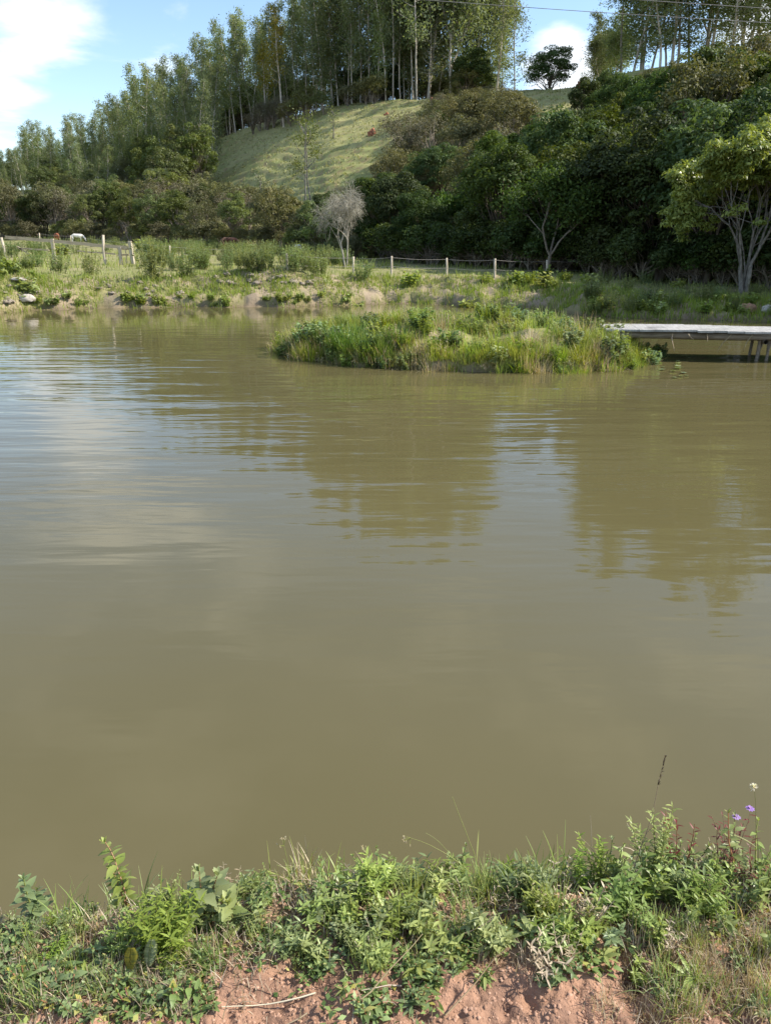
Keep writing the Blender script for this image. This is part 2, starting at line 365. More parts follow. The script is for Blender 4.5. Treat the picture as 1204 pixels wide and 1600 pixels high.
def ground_mat():
    k = NT('soil_and_grass'); a = k.attr('soil').outputs['Color']; P = k.pos()
    n1 = k.noise(1.1, 8, .7, P); n2 = k.noise(38, 5, .65, P); n3 = k.noise(7, 6, .65, P)
    col = k.mixc(k.ramp(n1, .3, .7, 0, .55), a, (.5, .48, .42), 'MULTIPLY')
    col = k.mixc(k.ramp(n2, .5, .72, 0, .45), col, (.45, .42, .38), 'MULTIPLY')
    col = k.mixc(k.ramp(n3, .55, .7, 0, .3), col, (1.25, 1.2, 1.1), 'MULTIPLY')
    b1 = k.bump(n3, .6, .06); b2 = k.bump(n2, .8, .012, b1)
    return k.done(k.principled(col, .9, .15, b2).outputs[0])
M['ground'] = ground_mat()
build_ground()

# ------------------------------------------------------------------ water
def water_mat():
    k = NT('turbid_pond_water'); P = k.pos(); sep = k.n('SeparateXYZ'); k.set(sep, 0, P)
    def mapped(rot, sx, sy, off=0):
        mp = k.n('Mapping'); k.set(mp, 'Vector', P); mp.inputs['Rotation'].default_value = (0, 0, rot); mp.inputs['Scale'].default_value = (sx, sy, 1); mp.inputs['Location'].default_value = (off, off * .7, 0)
        return mp.outputs[0]
    w1 = k.noise(1.0, 3, .5, mapped(.12, .45, 2.6))           # long low crests across the view
    w2 = k.noise(1.0, 2, .5, mapped(-.3, 1.0, 4.6, 7), .6)
    w3 = k.noise(1.0, 3, .55, mapped(.5, .35, 1.3, 3))
    w0 = k.noise(1.0, 2, .5, mapped(.06, .22, 1.5, 11), .3)
    patch = k.ramp(k.noise(.16, 3, .5, P), .35, .62, .35, 1.0)
    far = k.ramp(sep.outputs[1], 2.5, 11.0, .06, 1.0)
    amp = k.math('MULTIPLY', k.math('MULTIPLY', patch, far), k.ramp(sep.outputs[1], 12.0, 24.0, 1.0, .3))
    h = k.math('ADD', k.math('ADD', k.math('ADD', w1, k.math('MULTIPLY', w0, 1.6)), k.math('MULTIPLY', w2, .6)), k.math('MULTIPLY', w3, .8))
    h = k.math('MULTIPLY', h, amp)
    b = k.n('Bump'); b.inputs['Strength'].default_value = 1.0; b.inputs['Distance'].default_value = .017; k.t.links.new(h, b.inputs['Height'])
    n = k.noise(.25, 4, .5, P)
    col = k.mixc(k.ramp(n, .3, .7), (.099, .085, .036), (.112, .095, .042))
    p = k.principled(col, .03, .5, b.outputs[0]); p.inputs['IOR'].default_value = 1.333
    return k.done(p.outputs[0])
def build_water():
    b = MB(); xs = np.linspace(-45, 45, 31); ys = np.linspace(1.2, 41.2, 21); X, Y = np.meshgrid(xs, ys)
    i = np.arange(31 * 21).reshape(21, 31); F = np.stack([i[:-1, :-1], i[:-1, 1:], i[1:, 1:], i[1:, :-1]], -1).reshape(-1, 4)
    b.add(np.stack([X, Y, 0 * X], -1).reshape(-1, 3), F)
    tag(b.build('water', water_mat()), 'still brown turbid pond water with light ripples', 'water', kind='structure')
build_water()

# ------------------------------------------------------------------ shape generators
def tube(mb, P, R, sides=6, tint=.5, cap=True):
    P = np.asarray(P, float); R = np.broadcast_to(np.asarray(R, float), (len(P),)); n = len(P)
    T = unit(np.gradient(P, axis=0)); ref = np.array([0, 0, 1.]) if abs(unit(P[-1] - P[0])[2]) < .8 else np.array([1., 0, 0])
    U = unit(np.cross(T, ref)); W = np.cross(T, U); a = np.arange(sides) * 2 * np.pi / sides
    V = P[:, None] + R[:, None, None] * (np.cos(a)[None, :, None] * U[:, None] + np.sin(a)[None, :, None] * W[:, None])
    i = np.arange(n * sides).reshape(n, sides); j = np.roll(i, -1, 1)
    F = np.stack([i[:-1], j[:-1], j[1:], i[1:]], -1).reshape(-1, 4)
    V = V.reshape(-1, 3)
    if cap:
        V = np.concatenate([V, P[-1:]]); c = n * sides; l = i[-1]; k2 = np.roll(l, -1)
        F = np.concatenate([F, np.stack([l, k2, np.full(sides, c), np.full(sides, c)], -1)[:, [0, 1, 2, 3]][:0]]) if sides < 3 else F
        F = np.concatenate([F, [[l[q], l[(q + 1) % sides], l[(q + 2) % sides], l[(q + 3) % sides]] for q in range(0, sides - 2, 2)]]) if sides in (4, 6, 8) else F
        V = V[:-1]
    mb.add(V, F, tint)
def box(mb, c, size, rz=0, tint=.5, rx=0, ry=0, jit=0, r_=None):
    s = np.array(size) / 2; V = np.array([[x, y, z] for x in (-1, 1) for y in (-1, 1) for z in (-1, 1)], float) * s
    if jit: V += (r_ or rng).normal(0, jit, V.shape)
    ca, sa = math.cos(rx), math.sin(rx); V = V @ np.array([[1, 0, 0], [0, ca, -sa], [0, sa, ca]]).T
    ca, sa = math.cos(ry), math.sin(ry); V = V @ np.array([[ca, 0, sa], [0, 1, 0], [-sa, 0, ca]]).T
    ca, sa = math.cos(rz), math.sin(rz); V = V @ np.array([[ca, -sa, 0], [sa, ca, 0], [0, 0, 1]]).T
    mb.add(V + np.array(c), [[0, 1, 3, 2], [4, 6, 7, 5], [0, 4, 5, 1], [2, 3, 7, 6], [0, 2, 6, 4], [1, 5, 7, 3]], tint)
def cards(mb, C, Nrm, L, W, r, tint, droop=0., fold=.12, A=None):
    n = len(C); Nrm = unit(Nrm)
    a = r.normal(size=(n, 3)) if A is None else A.copy()
    a[:, 2] -= droop
    a = unit(a - (a * Nrm).sum(1, keepdims=True) * Nrm); b = np.cross(Nrm, a)
    L = np.broadcast_to(L, (n,))[:, None]; W = np.broadcast_to(W, (n,))[:, None]
    V = np.stack([C - a * L / 2, C + b * W / 2 + Nrm * L * fold, C + a * L / 2, C - b * W / 2 + Nrm * L * fold], 1).reshape(-1, 3)
    mb.add(V, np.arange(4 * n).reshape(n, 4), np.repeat(np.broadcast_to(tint, (n,)), 4))
def rand_dirs(r, n):
    return unit(r.normal(size=(n, 3)))
def wander(r, p, d, L, n, wob, up=0., down=0.):
    p = np.array(p, float); d = unit(np.array(d, float)); P = [p]
    for i in range(n):
        d = unit(d + r.normal(0, wob, 3) + np.array([0, 0, up - down])); p = p + d * L / n; P.append(p)
    return np.array(P), d
def perp(r, d):
    v = r.normal(size=3); v -= v.dot(d) * d; return v / np.linalg.norm(v)

def eucalyptus(seed, h=22., spread=2.3, bare=.42, nb=26, thick=.2, multi=False, leaves=62, leafL=.5):
    r = np.random.default_rng(seed); tb, lb = MB(), MB()
    P, _ = wander(r, (0, 0, -.5), (r.normal(0, .03), r.normal(0, .03), 1), h * .97 + .5, 14, .035, .02)
    R = np.linspace(thick, .03, 15); tube(tb, P, R, 6)
    stems = [(P, bare, 1.0)]
    if multi:
        for q in range(2):
            i = r.integers(3, 6); d = unit(np.array([r.normal(), r.normal(), 2.2])); P2, _ = wander(r, P[i], d, h * (.6 - .04 * i), 9, .06, .1); tube(tb, P2, np.linspace(R[i] * .7, .03, 10), 6); stems.append((P2, .35, .8))
    for P_, b0, k in stems:
        m = len(P_) - 1
        for j in range(int(nb * k)):
            f = b0 + (1 - b0) * ((j + r.random() * .8) / (nb * k)) ** .9; x = f * m; i = min(int(x), m - 1); p = P_[i] + (P_[i + 1] - P_[i]) * (x - i)
            g = (f - b0) / (1 - b0)
            ln = spread * (.45 + .9 * math.sin(math.pi * min(1, .18 + .8 * g)) ** .8) * r.uniform(.55, 1.15) * (1 - .35 * g)
            a = r.uniform(0, 2 * math.pi); d = np.array([math.cos(a), math.sin(a), r.uniform(.25, 1.1)])
            B, dd = wander(r, p, d, ln, 4, .12, .08); tube(tb, B, np.linspace(.045, .012, 5), 3, cap=False)
            for cc in (B[-1], B[3], B[2]) if ln > 1.2 else (B[-1], B[3]):
                n = int(leaves * r.uniform(.4, 1.1) * .5); sg = .26 + .13 * ln
                C = cc + r.normal(0, 1, (n, 3)) * np.array([sg, sg, sg * .85]) + np.array([0, 0, -.1])
                t = np.clip(r.uniform(.15, .85) + r.normal(0, .18, n), 0, 1)
                cards(lb, C, rand_dirs(r, n) + np.array([0, 0, .25]), leafL * r.uniform(.6, 1.2, n), leafL * .36 * r.uniform(.7, 1.3, n), r, t, droop=.8)
    return tb, lb

def broadleaf(seed, h=8., rad=3.2, lobes=46, per=190, leaf=.24, base=.25, flat=.75, trunks=1, sq=(1, 1), open_=0., lobe_r=.9, lean=0.):
    """dense crown made of leaf clumps in an uneven volume on a branching trunk"""
    r = np.random.default_rng(seed); tb, lb = MB(), MB()
    zc = h * (base + 1) / 2; rz = h * (1 - base) / 2
    off = rand_dirs(r, 5); ow = r.uniform(.1, .34, 5)
    def shape(d): return 1 + sum(w * np.maximum(0, (d * o).sum(-1)) ** 3 for o, w in zip(off, ow)) - .18
    D = rand_dirs(r, lobes); D[:, 2] = np.where(D[:, 2] < -.35, -D[:, 2] * .8, D[:, 2]); D = unit(D)
    rr = r.uniform(.35, 1.0, lobes) ** .55; S = shape(D) * rr
    C = D * S[:, None] * np.array([rad * sq[0], rad * sq[1], rz]) + np.array([0, 0, zc])
    C[:, :2] += lean * (C[:, 2:3] / h)
    for t in range(trunks):
        a = r.uniform(0, 6.28); k = 0 if trunks == 1 else .25
        P, dd = wander(r, (.15 * k * math.cos(a), .15 * k * math.sin(a), -.3), (k * math.cos(a), k * math.sin(a), 1), zc * .95, 6, .1, .05)
        tube(tb, P, np.linspace(.035 * h * (.55 if trunks > 1 else .8), .012 * h, 7), 6)
        sel = range(t, lobes, trunks)
        for j in sel:
            if r.random() < .75:
                i = r.integers(2, 6); c = C[j]; mid = (P[i] + c) / 2 + np.array([0, 0, -.1 * h * .3]) + r.normal(0, .12, 3)
                tube(tb, np.array([P[i], P[i] * .6 + mid * .4, mid, c]), np.array([.011, .009, .006, .002]) * h * r.uniform(.6, 1), 4, cap=False)
    for c, dd, q in zip(C, D, rr):
        lr = lobe_r * rad / 3.2 * r.uniform(.6, 1.25); n = int(per * r.uniform(.6, 1.2) * (1 - open_))
        d = rand_dirs(r, n); d[:, 2] = np.where((d[:, 2] < -.1) & (r.random(n) < .6), -d[:, 2], d[:, 2])
        pos = c + d * (lr * r.uniform(.55, 1.05, n) ** .6)[:, None] * np.array([1, 1, flat])
        nr = d * .9 + np.array([0, 0, .5]) + r.normal(0, .55, (n, 3))
        t = np.clip(r.uniform(.15, .8) + r.normal(0, .2, n), 0, 1)
        cards(lb, pos, nr, leaf * r.uniform(.6, 1.35, n), leaf * .55 * r.uniform(.7, 1.2, n), r, t, droop=.3)
    return tb, lb

def branch_rec(r, mb, p, d, L, R, lev, maxlev, tips, spread=.6, up=.08, wob=.12, kids=(2, 3), shrink=.74, sides=6, droop=0., extra=False):
    n = 4; P, dd = wander(r, p, d, L, n, wob, up, droop * (lev >= 2)); R2 = R * (.72 if lev < maxlev else .25)
    tube(mb, P, np.linspace(R, R2, n + 1), max(3, sides - lev), tint=r.random(), cap=False)
    if lev == maxlev: tips.append((P[-1], dd)); tips.append((P[2], dd)); return
    if lev == maxlev - 1 and extra: tips.append((P[-1], dd)); tips.append((P[2], dd))
    k = r.integers(kids[0], kids[1] + 1)
    for q in range(k):
        i = n if q < 2 else r.integers(2, n + 1)
        nd = unit(dd + perp(r, dd) * spread * r.uniform(.6, 1.2)); branch_rec(r, mb, P[i], nd, L * shrink * r.uniform(.75, 1.15), R2 * (.85 if q == 0 else .68), lev + 1, maxlev, tips, spread, up, wob, kids, shrink, sides, droop, extra)

def leaf_geo(L, W, n=5, droop=.15, fold=.25, serr=0., shape=.8, tip=1.0):
    t = np.linspace(0, 1, n + 1); w = W * .5 * np.sin(np.pi * np.clip(t, 0.02, .985) ** shape) ** .9
    if serr: w = w * (1 + serr * ((np.arange(n + 1) % 2) * 2 - 1))
    x = L * t; z = -droop * L * t ** 2
    V = np.stack([np.stack([x, w, z + fold * w], 1), np.stack([x, 0 * x, z], 1), np.stack([x, -w, z + fold * w], 1)], 1).reshape(-1, 3)
    F = []
    for i in range(n):
        a = i * 3; F += [[a, a + 1, a + 4, a + 3], [a + 1, a + 2, a + 5, a + 4]]
    return V, np.array(F)
def put_leaf(mb, geo, p, d, tint, upv=(0, 0, 1), roll=0.):
    d = unit(np.array(d, float)); u = np.array(upv, float); u = u - u.dot(d) * d
    if np.linalg.norm(u) < 1e-3: u = np.array([1., 0, 0]) - d[0] * d
    u = unit(u); s = np.cross(u, d)
    if roll: s, u = s * math.cos(roll) + u * math.sin(roll), u * math.cos(roll) - s * math.sin(roll)
    mb.add(geo[0] @ np.stack([d, s, u]) + p, geo[1], tint)
def blades(mb, base, L, W, r, lean=.5, tint=None, seg=3, dirs=None, curl=.6):
    """grass blades: tapered arching strips"""
    n = len(base); a = r.uniform(0, 2 * np.pi, n) if dirs is None else dirs
    le = np.abs(r.normal(0, lean, n)); h = np.stack([np.cos(a), np.sin(a), 0 * a], 1); sd = np.stack([-np.sin(a), np.cos(a), 0 * a], 1)
    L = np.broadcast_to(L, (n,)); W = np.broadcast_to(W, (n,)); V = []
    for i in range(seg + 1):
        t = i / seg; ang = le * (t * curl + (1 - curl) * .5) * 1.6
        ang = np.minimum(ang, 2.0)
        if i == 0: c = base.copy()
        else: c = c + (np.sin(ang)[:, None] * h + np.cos(ang)[:, None] * np.array([0, 0, 1])) * (L / seg)[:, None]
        w = (W * (1 - .88 * t ** 1.5) * .5)[:, None]; V += [c - sd * w, c + sd * w]
    V = np.stack(V, 1); m = 2 * (seg + 1)
    F = np.concatenate([np.arange(n)[:, None] * m + np.array([2 * i, 2 * i + 1, 2 * i + 3, 2 * i + 2]) for i in range(seg)])
    t = r.random(n) if tint is None else np.broadcast_to(tint, (n,))
    mb.add(V.reshape(-1, 3), F, np.repeat(t, m))

# ------------------------------------------------------------------ tree meshes
def pair(gen, tm, lm, nm):
    tb, lb = gen; return [('trunk', tb.mesh(nm + '_trunk', tm, True)), ('crown', lb.mesh(nm + '_crown', lm))]
EUC = [pair(eucalyptus(10 + i, h=22 + i % 3, spread=2.1 + .25 * (i % 3), bare=.17 + .05 * (i % 4), thick=.13, nb=28 + 3 * (i % 2), leaves=66, leafL=.46), M['euc_bark'], M['euc'], 'eucalyptus') for i in range(6)]
EUCL = [pair(eucalyptus(30 + i, h=20 + i % 3, spread=2.5, bare=.13 + .06 * (i % 3), nb=36, leaves=68, thick=.17, leafL=.43), M['euc_bark'], M['euc_left'], 'slope_eucalyptus') for i in range(5)]
EUCB = [pair(eucalyptus(50 + i, h=25, spread=4.2, bare=.17 + .06 * i, nb=40, thick=.24, multi=True, leaves=84, leafL=.55), M['euc_bark'], M['euc'], 'big_eucalyptus') for i in range(3)]
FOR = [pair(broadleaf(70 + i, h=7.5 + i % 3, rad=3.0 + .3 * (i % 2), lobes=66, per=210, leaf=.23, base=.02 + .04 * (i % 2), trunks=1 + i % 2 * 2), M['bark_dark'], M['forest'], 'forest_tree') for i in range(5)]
FORL = [pair(broadleaf(80 + i, h=7.5, rad=2.9, lobes=58, per=210, leaf=.23, base=.05, trunks=1 + i % 2), M['bark_dark'], M['forest_mid'], 'green_forest_tree') for i in range(4)]
SCR = [pair(broadleaf(90 + i, h=6.0, rad=2.7, lobes=64, per=140, leaf=.17, base=.0, trunks=3, lobe_r=.78, flat=.9), M['bark'], M['scrub'], 'olive_tree') for i in range(4)]
SCG = [pair(broadleaf(100 + i, h=5.6, rad=2.5, lobes=60, per=85, leaf=.15, base=.0, trunks=4, lobe_r=.85, flat=1.), M['bark'], M['scrub_grey'], 'grey_tree') for i in range(3)]
BUS = [pair(broadleaf(110 + i, h=8.0, rad=3.0, lobes=56, per=180, leaf=.22, base=.02, trunks=2, lobe_r=.8), M['bark'], M['bushy'], 'bushy_tree') for i in range(3)]
LOWB = [pair(broadleaf(120 + i, h=2.2, rad=1.5, lobes=26, per=120, leaf=.13, base=.0, trunks=3, lobe_r=.9), M['bark'], (M['forest'], M['bushy'], M['scrub'])[i], 'shrub') for i in range(3)]
YEL = pair(eucalyptus(140, h=17, spread=2.2, bare=.4, nb=20, leaves=60), M['euc_bark'], M['yellow'], 'yellow_tree')

def in_poly(x, y, poly):
    c = False; n = len(poly)
    for i in range(n):
        (x1, y1), (x2, y2) = poly[i], poly[(i + 1) % n]
        if (y1 > y) != (y2 > y) and x < (x2 - x1) * (y - y1) / (y2 - y1) + x1: c = not c
    return c
def scl(v, r=random): return v
R = random.Random(5)
def plant_tree(parts, p, h_scale, name, label, cat, group=None, wide=1.0, tilt=.03):
    return make_thing(name, parts, p, R.uniform(0, 6.28), (h_scale * wide, h_scale * wide, h_scale), label, cat, group, (R.gauss(0, tilt), R.gauss(0, tilt)))
def grid_trees(px0, px1, d0, d1, step, jit=.35):
    """jittered planting positions on the terrain between two sight lines and two depths"""
    out = []; D = d0
    while D < d1:
        x = (px0 - 602) / 1330 * D; x1 = (px1 - 602) / 1330 * D
        while x < x1:
            out.append((x + R.gauss(0, jit * step), D + R.gauss(0, jit * step))); x += step
        D += step
    return out
PASTURE = [(322, 268), (400, 192), (520, 160), (650, 150), (655, 172), (600, 205), (592, 262), (548, 300), (430, 300), (322, 285)]
CRESTFIELD = [(838, 140), (908, 132), (905, 150), (870, 172), (835, 172)]
def clear_of_pasture(p, h):
    for f in (.2, .5, .85):
        x, y = to_px(np.array([p[0], p[1], p[2] + h * f]))
        if in_poly(x, y, PASTURE) or in_poly(x, y, CRESTFIELD): return False
    return True

# plantation on the left slope: above / behind the crest line and down its front
nleft = 0
SKY = [(-100, 250), (10, 222), (50, 178), (85, 200), (105, 178), (150, 168), (175, 150), (215, 96), (255, 86), (300, 78), (330, 48), (365, 14), (395, 12), (420, 20), (445, -35), (520, -100), (580, -150), (640, -190), (670, -180)]
def left_top(px): return float(np.interp(px, [a for a, b in SKY], [b for a, b in SKY]))
for px in np.arange(-60, 440, 10):
    for k in range(3):
        pj = px + R.uniform(-6, 6); s = (pj - 602) / 1338
        Dc = float(np.interp(s, CR_S, CR_D)); D = Dc + [-6, 3, 13][k] + R.uniform(-4, 4)
        if 330 < pj < 445 and k == 0: continue
        p = on(s * D, D); top = at(pj, left_top(pj) + R.choice([0, 8, 22, 40, 60]) , D)[2]
        h = max(9, min(27, top - p[2]))
        i = R.randrange(5); plant_tree(EUCL[i], p, h / (20 + i % 3), 'eucalyptus_tree', 'slim leafy eucalyptus in the crowded plantation down the left ridge', 'tree', 'plantation eucalypts on the left ridge', wide=1.0, tilt=.02); nleft += 1
for i_ in range(26):
    px = R.uniform(-70, 330); s = (px - 602) / 1330; Dc = float(np.interp(s, CR_S, CR_D)); D = Dc - R.uniform(8, 48); p = on(s * D, D)
    top = at(px, left_top(px) + R.uniform(45, 95), D)[2]; h = min(19, top - p[2])
    if h < 6 or not clear_of_pasture(p, h): continue
    i = R.randrange(5); plant_tree(EUCL[i], p, h / (20 + i % 3), 'eucalyptus_tree', 'younger eucalyptus lower on the left slope below the crowded ridge', 'tree', 'young eucalypts on the left slope', wide=1.1)
for i_ in range(40):
    px = R.uniform(-70, 335); s = (px - 602) / 1325; Dc = float(np.interp(s, CR_S, CR_D)); D = Dc - R.uniform(2, 60); p = on(s * D, D); h = R.uniform(3.5, 6.5)
    if D < float(np.interp(s, FT_S, FT_D)) + 6 or not clear_of_pasture(p, h): continue
    plant_tree((BUS + SCR)[R.randrange(7)], p, h / 7, 'bushy_tree', 'mixed green tree filling the slope under the left eucalypts', 'tree', 'mixed trees under the left eucalypts', wide=1.2)
for px in np.arange(-60, 445, 9):
    s = (px - 602) / 1338; D = float(np.interp(s, CR_S, CR_D)) + R.uniform(6, 20)
    plant_tree(FOR[R.randrange(5)], on(s * D, D), R.uniform(.6, 1.0), 'understory_tree', 'dark undergrowth tree between the trunks of the left plantation', 'tree', 'undergrowth trees in the left plantation', wide=1.3)
# front stragglers of the left slope with visible pale trunks
for px, py, h in [(40, 320, 17), (62, 318, 16), (105, 312, 19), (110, 318, 22), (150, 305, 18), (195, 293, 23), (220, 297, 21), (330, 232, 17), (345, 226, 16), (20, 322, 15), (170, 300, 17), (270, 262, 18), (8, 318, 14), (300, 250, 17)]:
    D = float(np.interp((px - 602) / 1338, CR_S, CR_D)) - R.uniform(12, 22); p = on((px - 602) / 1300 * D, D); h = min(h, at(px - 14, left_top(px - 14) + R.uniform(22, 60), D)[2] - p[2])
    plant_tree(EUCL[R.randrange(5)], p, h / 21, 'eucalyptus_tree', 'eucalyptus with long bare white trunk in front of the left plantation edge', 'tree', 'front row eucalypts on the left ridge', wide=.9)
# crest of the pasture: tall rows with pale trunks
for px in np.arange(428, 665, 12.5):
    for k in range(3):
        pj = px + R.uniform(-4, 4); s = (pj - 602) / 1350; Dc = float(np.interp(s, CR_S, CR_D)); D = Dc + 3 + k * 6.5 + R.uniform(-2, 2)
        i = R.randrange(6); p = on(s * D, D); h = max(12, at(pj, left_top(pj) + R.choice([0, 15, 40, 70]), D)[2] - p[2]); plant_tree(EUC[i], p, h / (22 + i % 3), 'eucalyptus_tree', 'tall straight eucalyptus with pale trunk lined up above the pasture', 'tree', 'eucalypts lined up above the pasture', wide=.92, tilt=.012)
# bigger spreading eucalypts on the crest
BIG = [(668, 8, 1.0, 'broad eucalyptus with bright white forked trunk at the top of the pasture'), (648, 12, .9, None), (705, 9, .95, None), (735, 16, 1.0, None), (690, 22, 1.05, None), (760, 22, .85, None), (625, 18, .95, None)]
for px, dd, sc, lab in BIG:
    s = (px - 602) / 1350; D = float(np.interp(s, CR_S, CR_D)) + dd
    plant_tree(EUCB[R.randrange(3)], on(s * D, D), sc * 1.05, 'eucalyptus_tree', lab or 'spreading eucalyptus standing on the crest beyond the pasture scrub', 'tree', None if lab else 'spreading crest eucalypts')
for px, dd, h, lab in [(805, 14, 15.5, 'lone slender eucalyptus against the sky left of the round dark tree'), (783, 20, 14, 'thin eucalyptus with open crown half behind the lone skyline one'), (775, 9, 10, 'short leafy eucalyptus below the lone skyline one')]:
    s = (px - 602) / 1350; D = float(np.interp(s, CR_S, CR_D)) + dd; plant_tree(EUC[R.randrange(6)], on(s * D, D), h / 22, 'eucalyptus_tree', lab, 'tree', wide=1.25)
for px, dd, h in [(935, 16, 10.5), (950, 19, 11.5), (962, 14, 9), (925, 22, 9.5)]:
    s = (px - 602) / 1360; D = float(np.interp(s, CR_S, CR_D)) + dd; plant_tree(EUCB[R.randrange(3)], on(s * D, D), h / 25, 'eucalyptus_tree', 'greyish eucalyptus on the skyline right of the round dark tree', 'tree', 'greyish skyline eucalypts', wide=1.1)
for px, dd, h in [(1000, 8, 20), (1045, 5, 22), (1095, 9, 23), (1150, 6, 22), (1205, 4, 22), (1260, 6, 24)]:
    s = (px - 602) / 1360; D = float(np.interp(s, CR_S, CR_D)) + dd; plant_tree(EUCB[R.randrange(3)], on(s * D, D), h / 25, 'eucalyptus_tree', 'very tall eucalyptus towering over the right end of the ridge', 'tree', 'towering eucalypts on the right', wide=1.0)
for i_ in range(26):
    px = R.uniform(470, 790); s = (px - 602) / 1350; D = float(np.interp(s, CR_S, CR_D)) + R.uniform(7, 26)
    plant_tree((SCR + FOR + BUS)[R.randrange(12)], on(s * D, D), R.uniform(.5, .95), 'understory_tree', 'bushy tree growing beneath the tall eucalypts on the crest', 'tree', 'bushy trees beneath the crest eucalypts', wide=1.15)
for i_ in range(16):
    px = R.uniform(500, 790); s = (px - 602) / 1350; D = float(np.interp(s, CR_S, CR_D)) + R.uniform(4, 22); i = R.randrange(5)
    plant_tree(EUCL[i], on(s * D, D), R.uniform(.5, .75), 'eucalyptus_tree', 'shorter leafy eucalyptus in front of the taller crest eucalypts', 'tree', 'shorter eucalypts on the crest', wide=1.4)
for i_ in range(19):
    px = 968 + i_ * 15 + R.uniform(-6, 6); s = (px - 602) / 1360; D = float(np.interp(s, CR_S, CR_D)) + R.uniform(2, 12)
    plant_tree(EUCL[R.randrange(5)], on(s * D, D), R.uniform(.5, .8), 'eucalyptus_tree', 'mid-height leafy eucalyptus under the towering ones at the right end of the ridge', 'tree', 'mid-height eucalypts on the right', wide=1.6)
# round dark tree on the crest
p = on((860 - 602) / 1355 * 101, 101) - np.array([0, 0, 1.1]); plant_tree(FOR[0], p, 5.3 / 7.5, 'round_tree', 'dark round-crowned tree alone on the crest against a white cloud', 'tree', wide=1.35)
# yellow-leaved trees in front of the plantation
for px, D, h, lab in [(443, 126, 15.5, 'slender tree with yellowing leaves at the edge of the tall eucalypts'), (412, 131, 12, 'shorter tree with yellow-orange top among the green eucalypts')]:
    plant_tree(YEL, on((px - 602) / 1345 * D, D), h / 17, 'yellowing_tree', lab, 'tree')

# forest on the right hillside
cnt = {}
for x, y in grid_trees(560, 1420, 43, 106, 3.9):
    s = x / y; p = on(x, y); Df = float(np.interp(s, FT_S, FT_D)); Dc = float(np.interp(s, CR_S, CR_D))
    if y < Df - 2 or y > Dc - 3: continue
    px, py = to_px(p)
    if px > 1420: continue
    B = float(np.interp(px, [560, 600, 730, 800, 880, 960, 1040, 1204], [335, 295, 282, 240, 190, 150, 115, 70]))
    m_ = to_px(p + np.array([0, 0, 3.0]))[1]; scrub = m_ < B
    kind = R.random()
    if scrub:
        h = R.uniform(3.6, 6.2); cap = float(np.interp(px, [560, 640, 700, 760, 840, 905, 960, 1010, 1204, 1400], [170, 158, 142, 130, 146, 136, 112, 108, 66, 50]))
        h = min(h, at(px, cap + R.uniform(0, 8), y)[2] - p[2])
        if h < 1.2: continue
        if not clear_of_pasture(p, h): continue
        if kind < .6: plant_tree(SCR[R.randrange(4)], p, h / 6, 'scrub_tree', 'olive scrub tree on the slope right of the pasture', 'tree', 'olive scrub trees beside the pasture', wide=1.15)
        elif kind < .85: plant_tree(SCG[R.randrange(3)], p, h / 5.6, 'scrub_tree', 'thin grey-leaved scrub tree on the slope right of the pasture', 'tree', 'grey scrub trees beside the pasture', wide=1.1)
        else: plant_tree(FOR[R.randrange(5)], p, h / 7.5, 'forest_tree', 'dark green tree standing out among the olive scrub', 'tree', 'dark trees among the scrub')
    else:
        h = R.uniform(6.0, 9.0) if y < 60 else R.uniform(5, 7.5)
        top_ = at(px, B - R.choice([5, 15, 35]), y)[2] - p[2]; h = max(3.2, min(h, top_))
        if not clear_of_pasture(p, h): continue
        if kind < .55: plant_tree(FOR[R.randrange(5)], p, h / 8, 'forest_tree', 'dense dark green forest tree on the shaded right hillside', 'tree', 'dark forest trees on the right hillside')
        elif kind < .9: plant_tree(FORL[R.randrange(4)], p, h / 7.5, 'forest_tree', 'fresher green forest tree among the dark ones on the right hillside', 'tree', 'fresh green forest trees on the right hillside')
        else: plant_tree(SCR[R.randrange(4)], p, h / 6, 'forest_tree', 'olive-leaved tree within the dark forest on the right hillside', 'tree', 'olive trees within the forest')
for px in np.arange(480, 1240, 13):
    s = (px - 602) / 1290; D = float(np.interp(s, FT_S, FT_D)) - R.uniform(-1.5, 2.0); p = on(s * D, D)
    plant_tree(LOWB[(0, 0, 0, 1)[R.randrange(4)]], p, R.uniform(.7, 1.5), 'undergrowth_shrub', 'dark shrub filling the foot of the forest behind the wire fence', 'shrub', 'shrubs along the foot of the forest')
# trees standing to the right of the view that shade the right bank
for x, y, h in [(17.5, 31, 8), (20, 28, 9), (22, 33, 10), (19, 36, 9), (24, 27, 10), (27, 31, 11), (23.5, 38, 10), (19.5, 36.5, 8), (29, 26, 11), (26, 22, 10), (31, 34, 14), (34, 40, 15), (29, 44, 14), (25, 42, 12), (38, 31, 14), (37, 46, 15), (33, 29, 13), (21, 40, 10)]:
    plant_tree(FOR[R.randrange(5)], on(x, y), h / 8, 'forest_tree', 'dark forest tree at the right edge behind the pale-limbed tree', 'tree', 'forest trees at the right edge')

for px, D, h in [(930, 41.5, 6.2), (985, 40, 6.8), (1025, 38, 6.0), (1100, 36, 7), (785, 46, 5.6), (655, 52, 4.4), (890, 43, 5)]:
    plant_tree(FOR[R.randrange(5)], on((px - 602) / 1260 * D, D), h / 8, 'forest_tree', 'dark bushy tree reaching the ground at the front edge of the forest', 'tree', 'front edge trees of the forest', wide=1.1)
for i_ in range(58):
    px = R.uniform(600, 1240); D = float(np.interp(px, [600, 700, 800, 900, 1000, 1240], [55, 49, 45, 41.5, 38.5, 34])) + R.uniform(-1.5, 1.0)
    plant_tree(LOWB[0], on((px - 602) / 1262 * D, D), R.uniform(.75, 1.35), 'undergrowth_shrub', 'dark rounded shrub hiding the trunks along the front of the forest', 'shrub', 'shrubs before the forest trunks', wide=1.15)
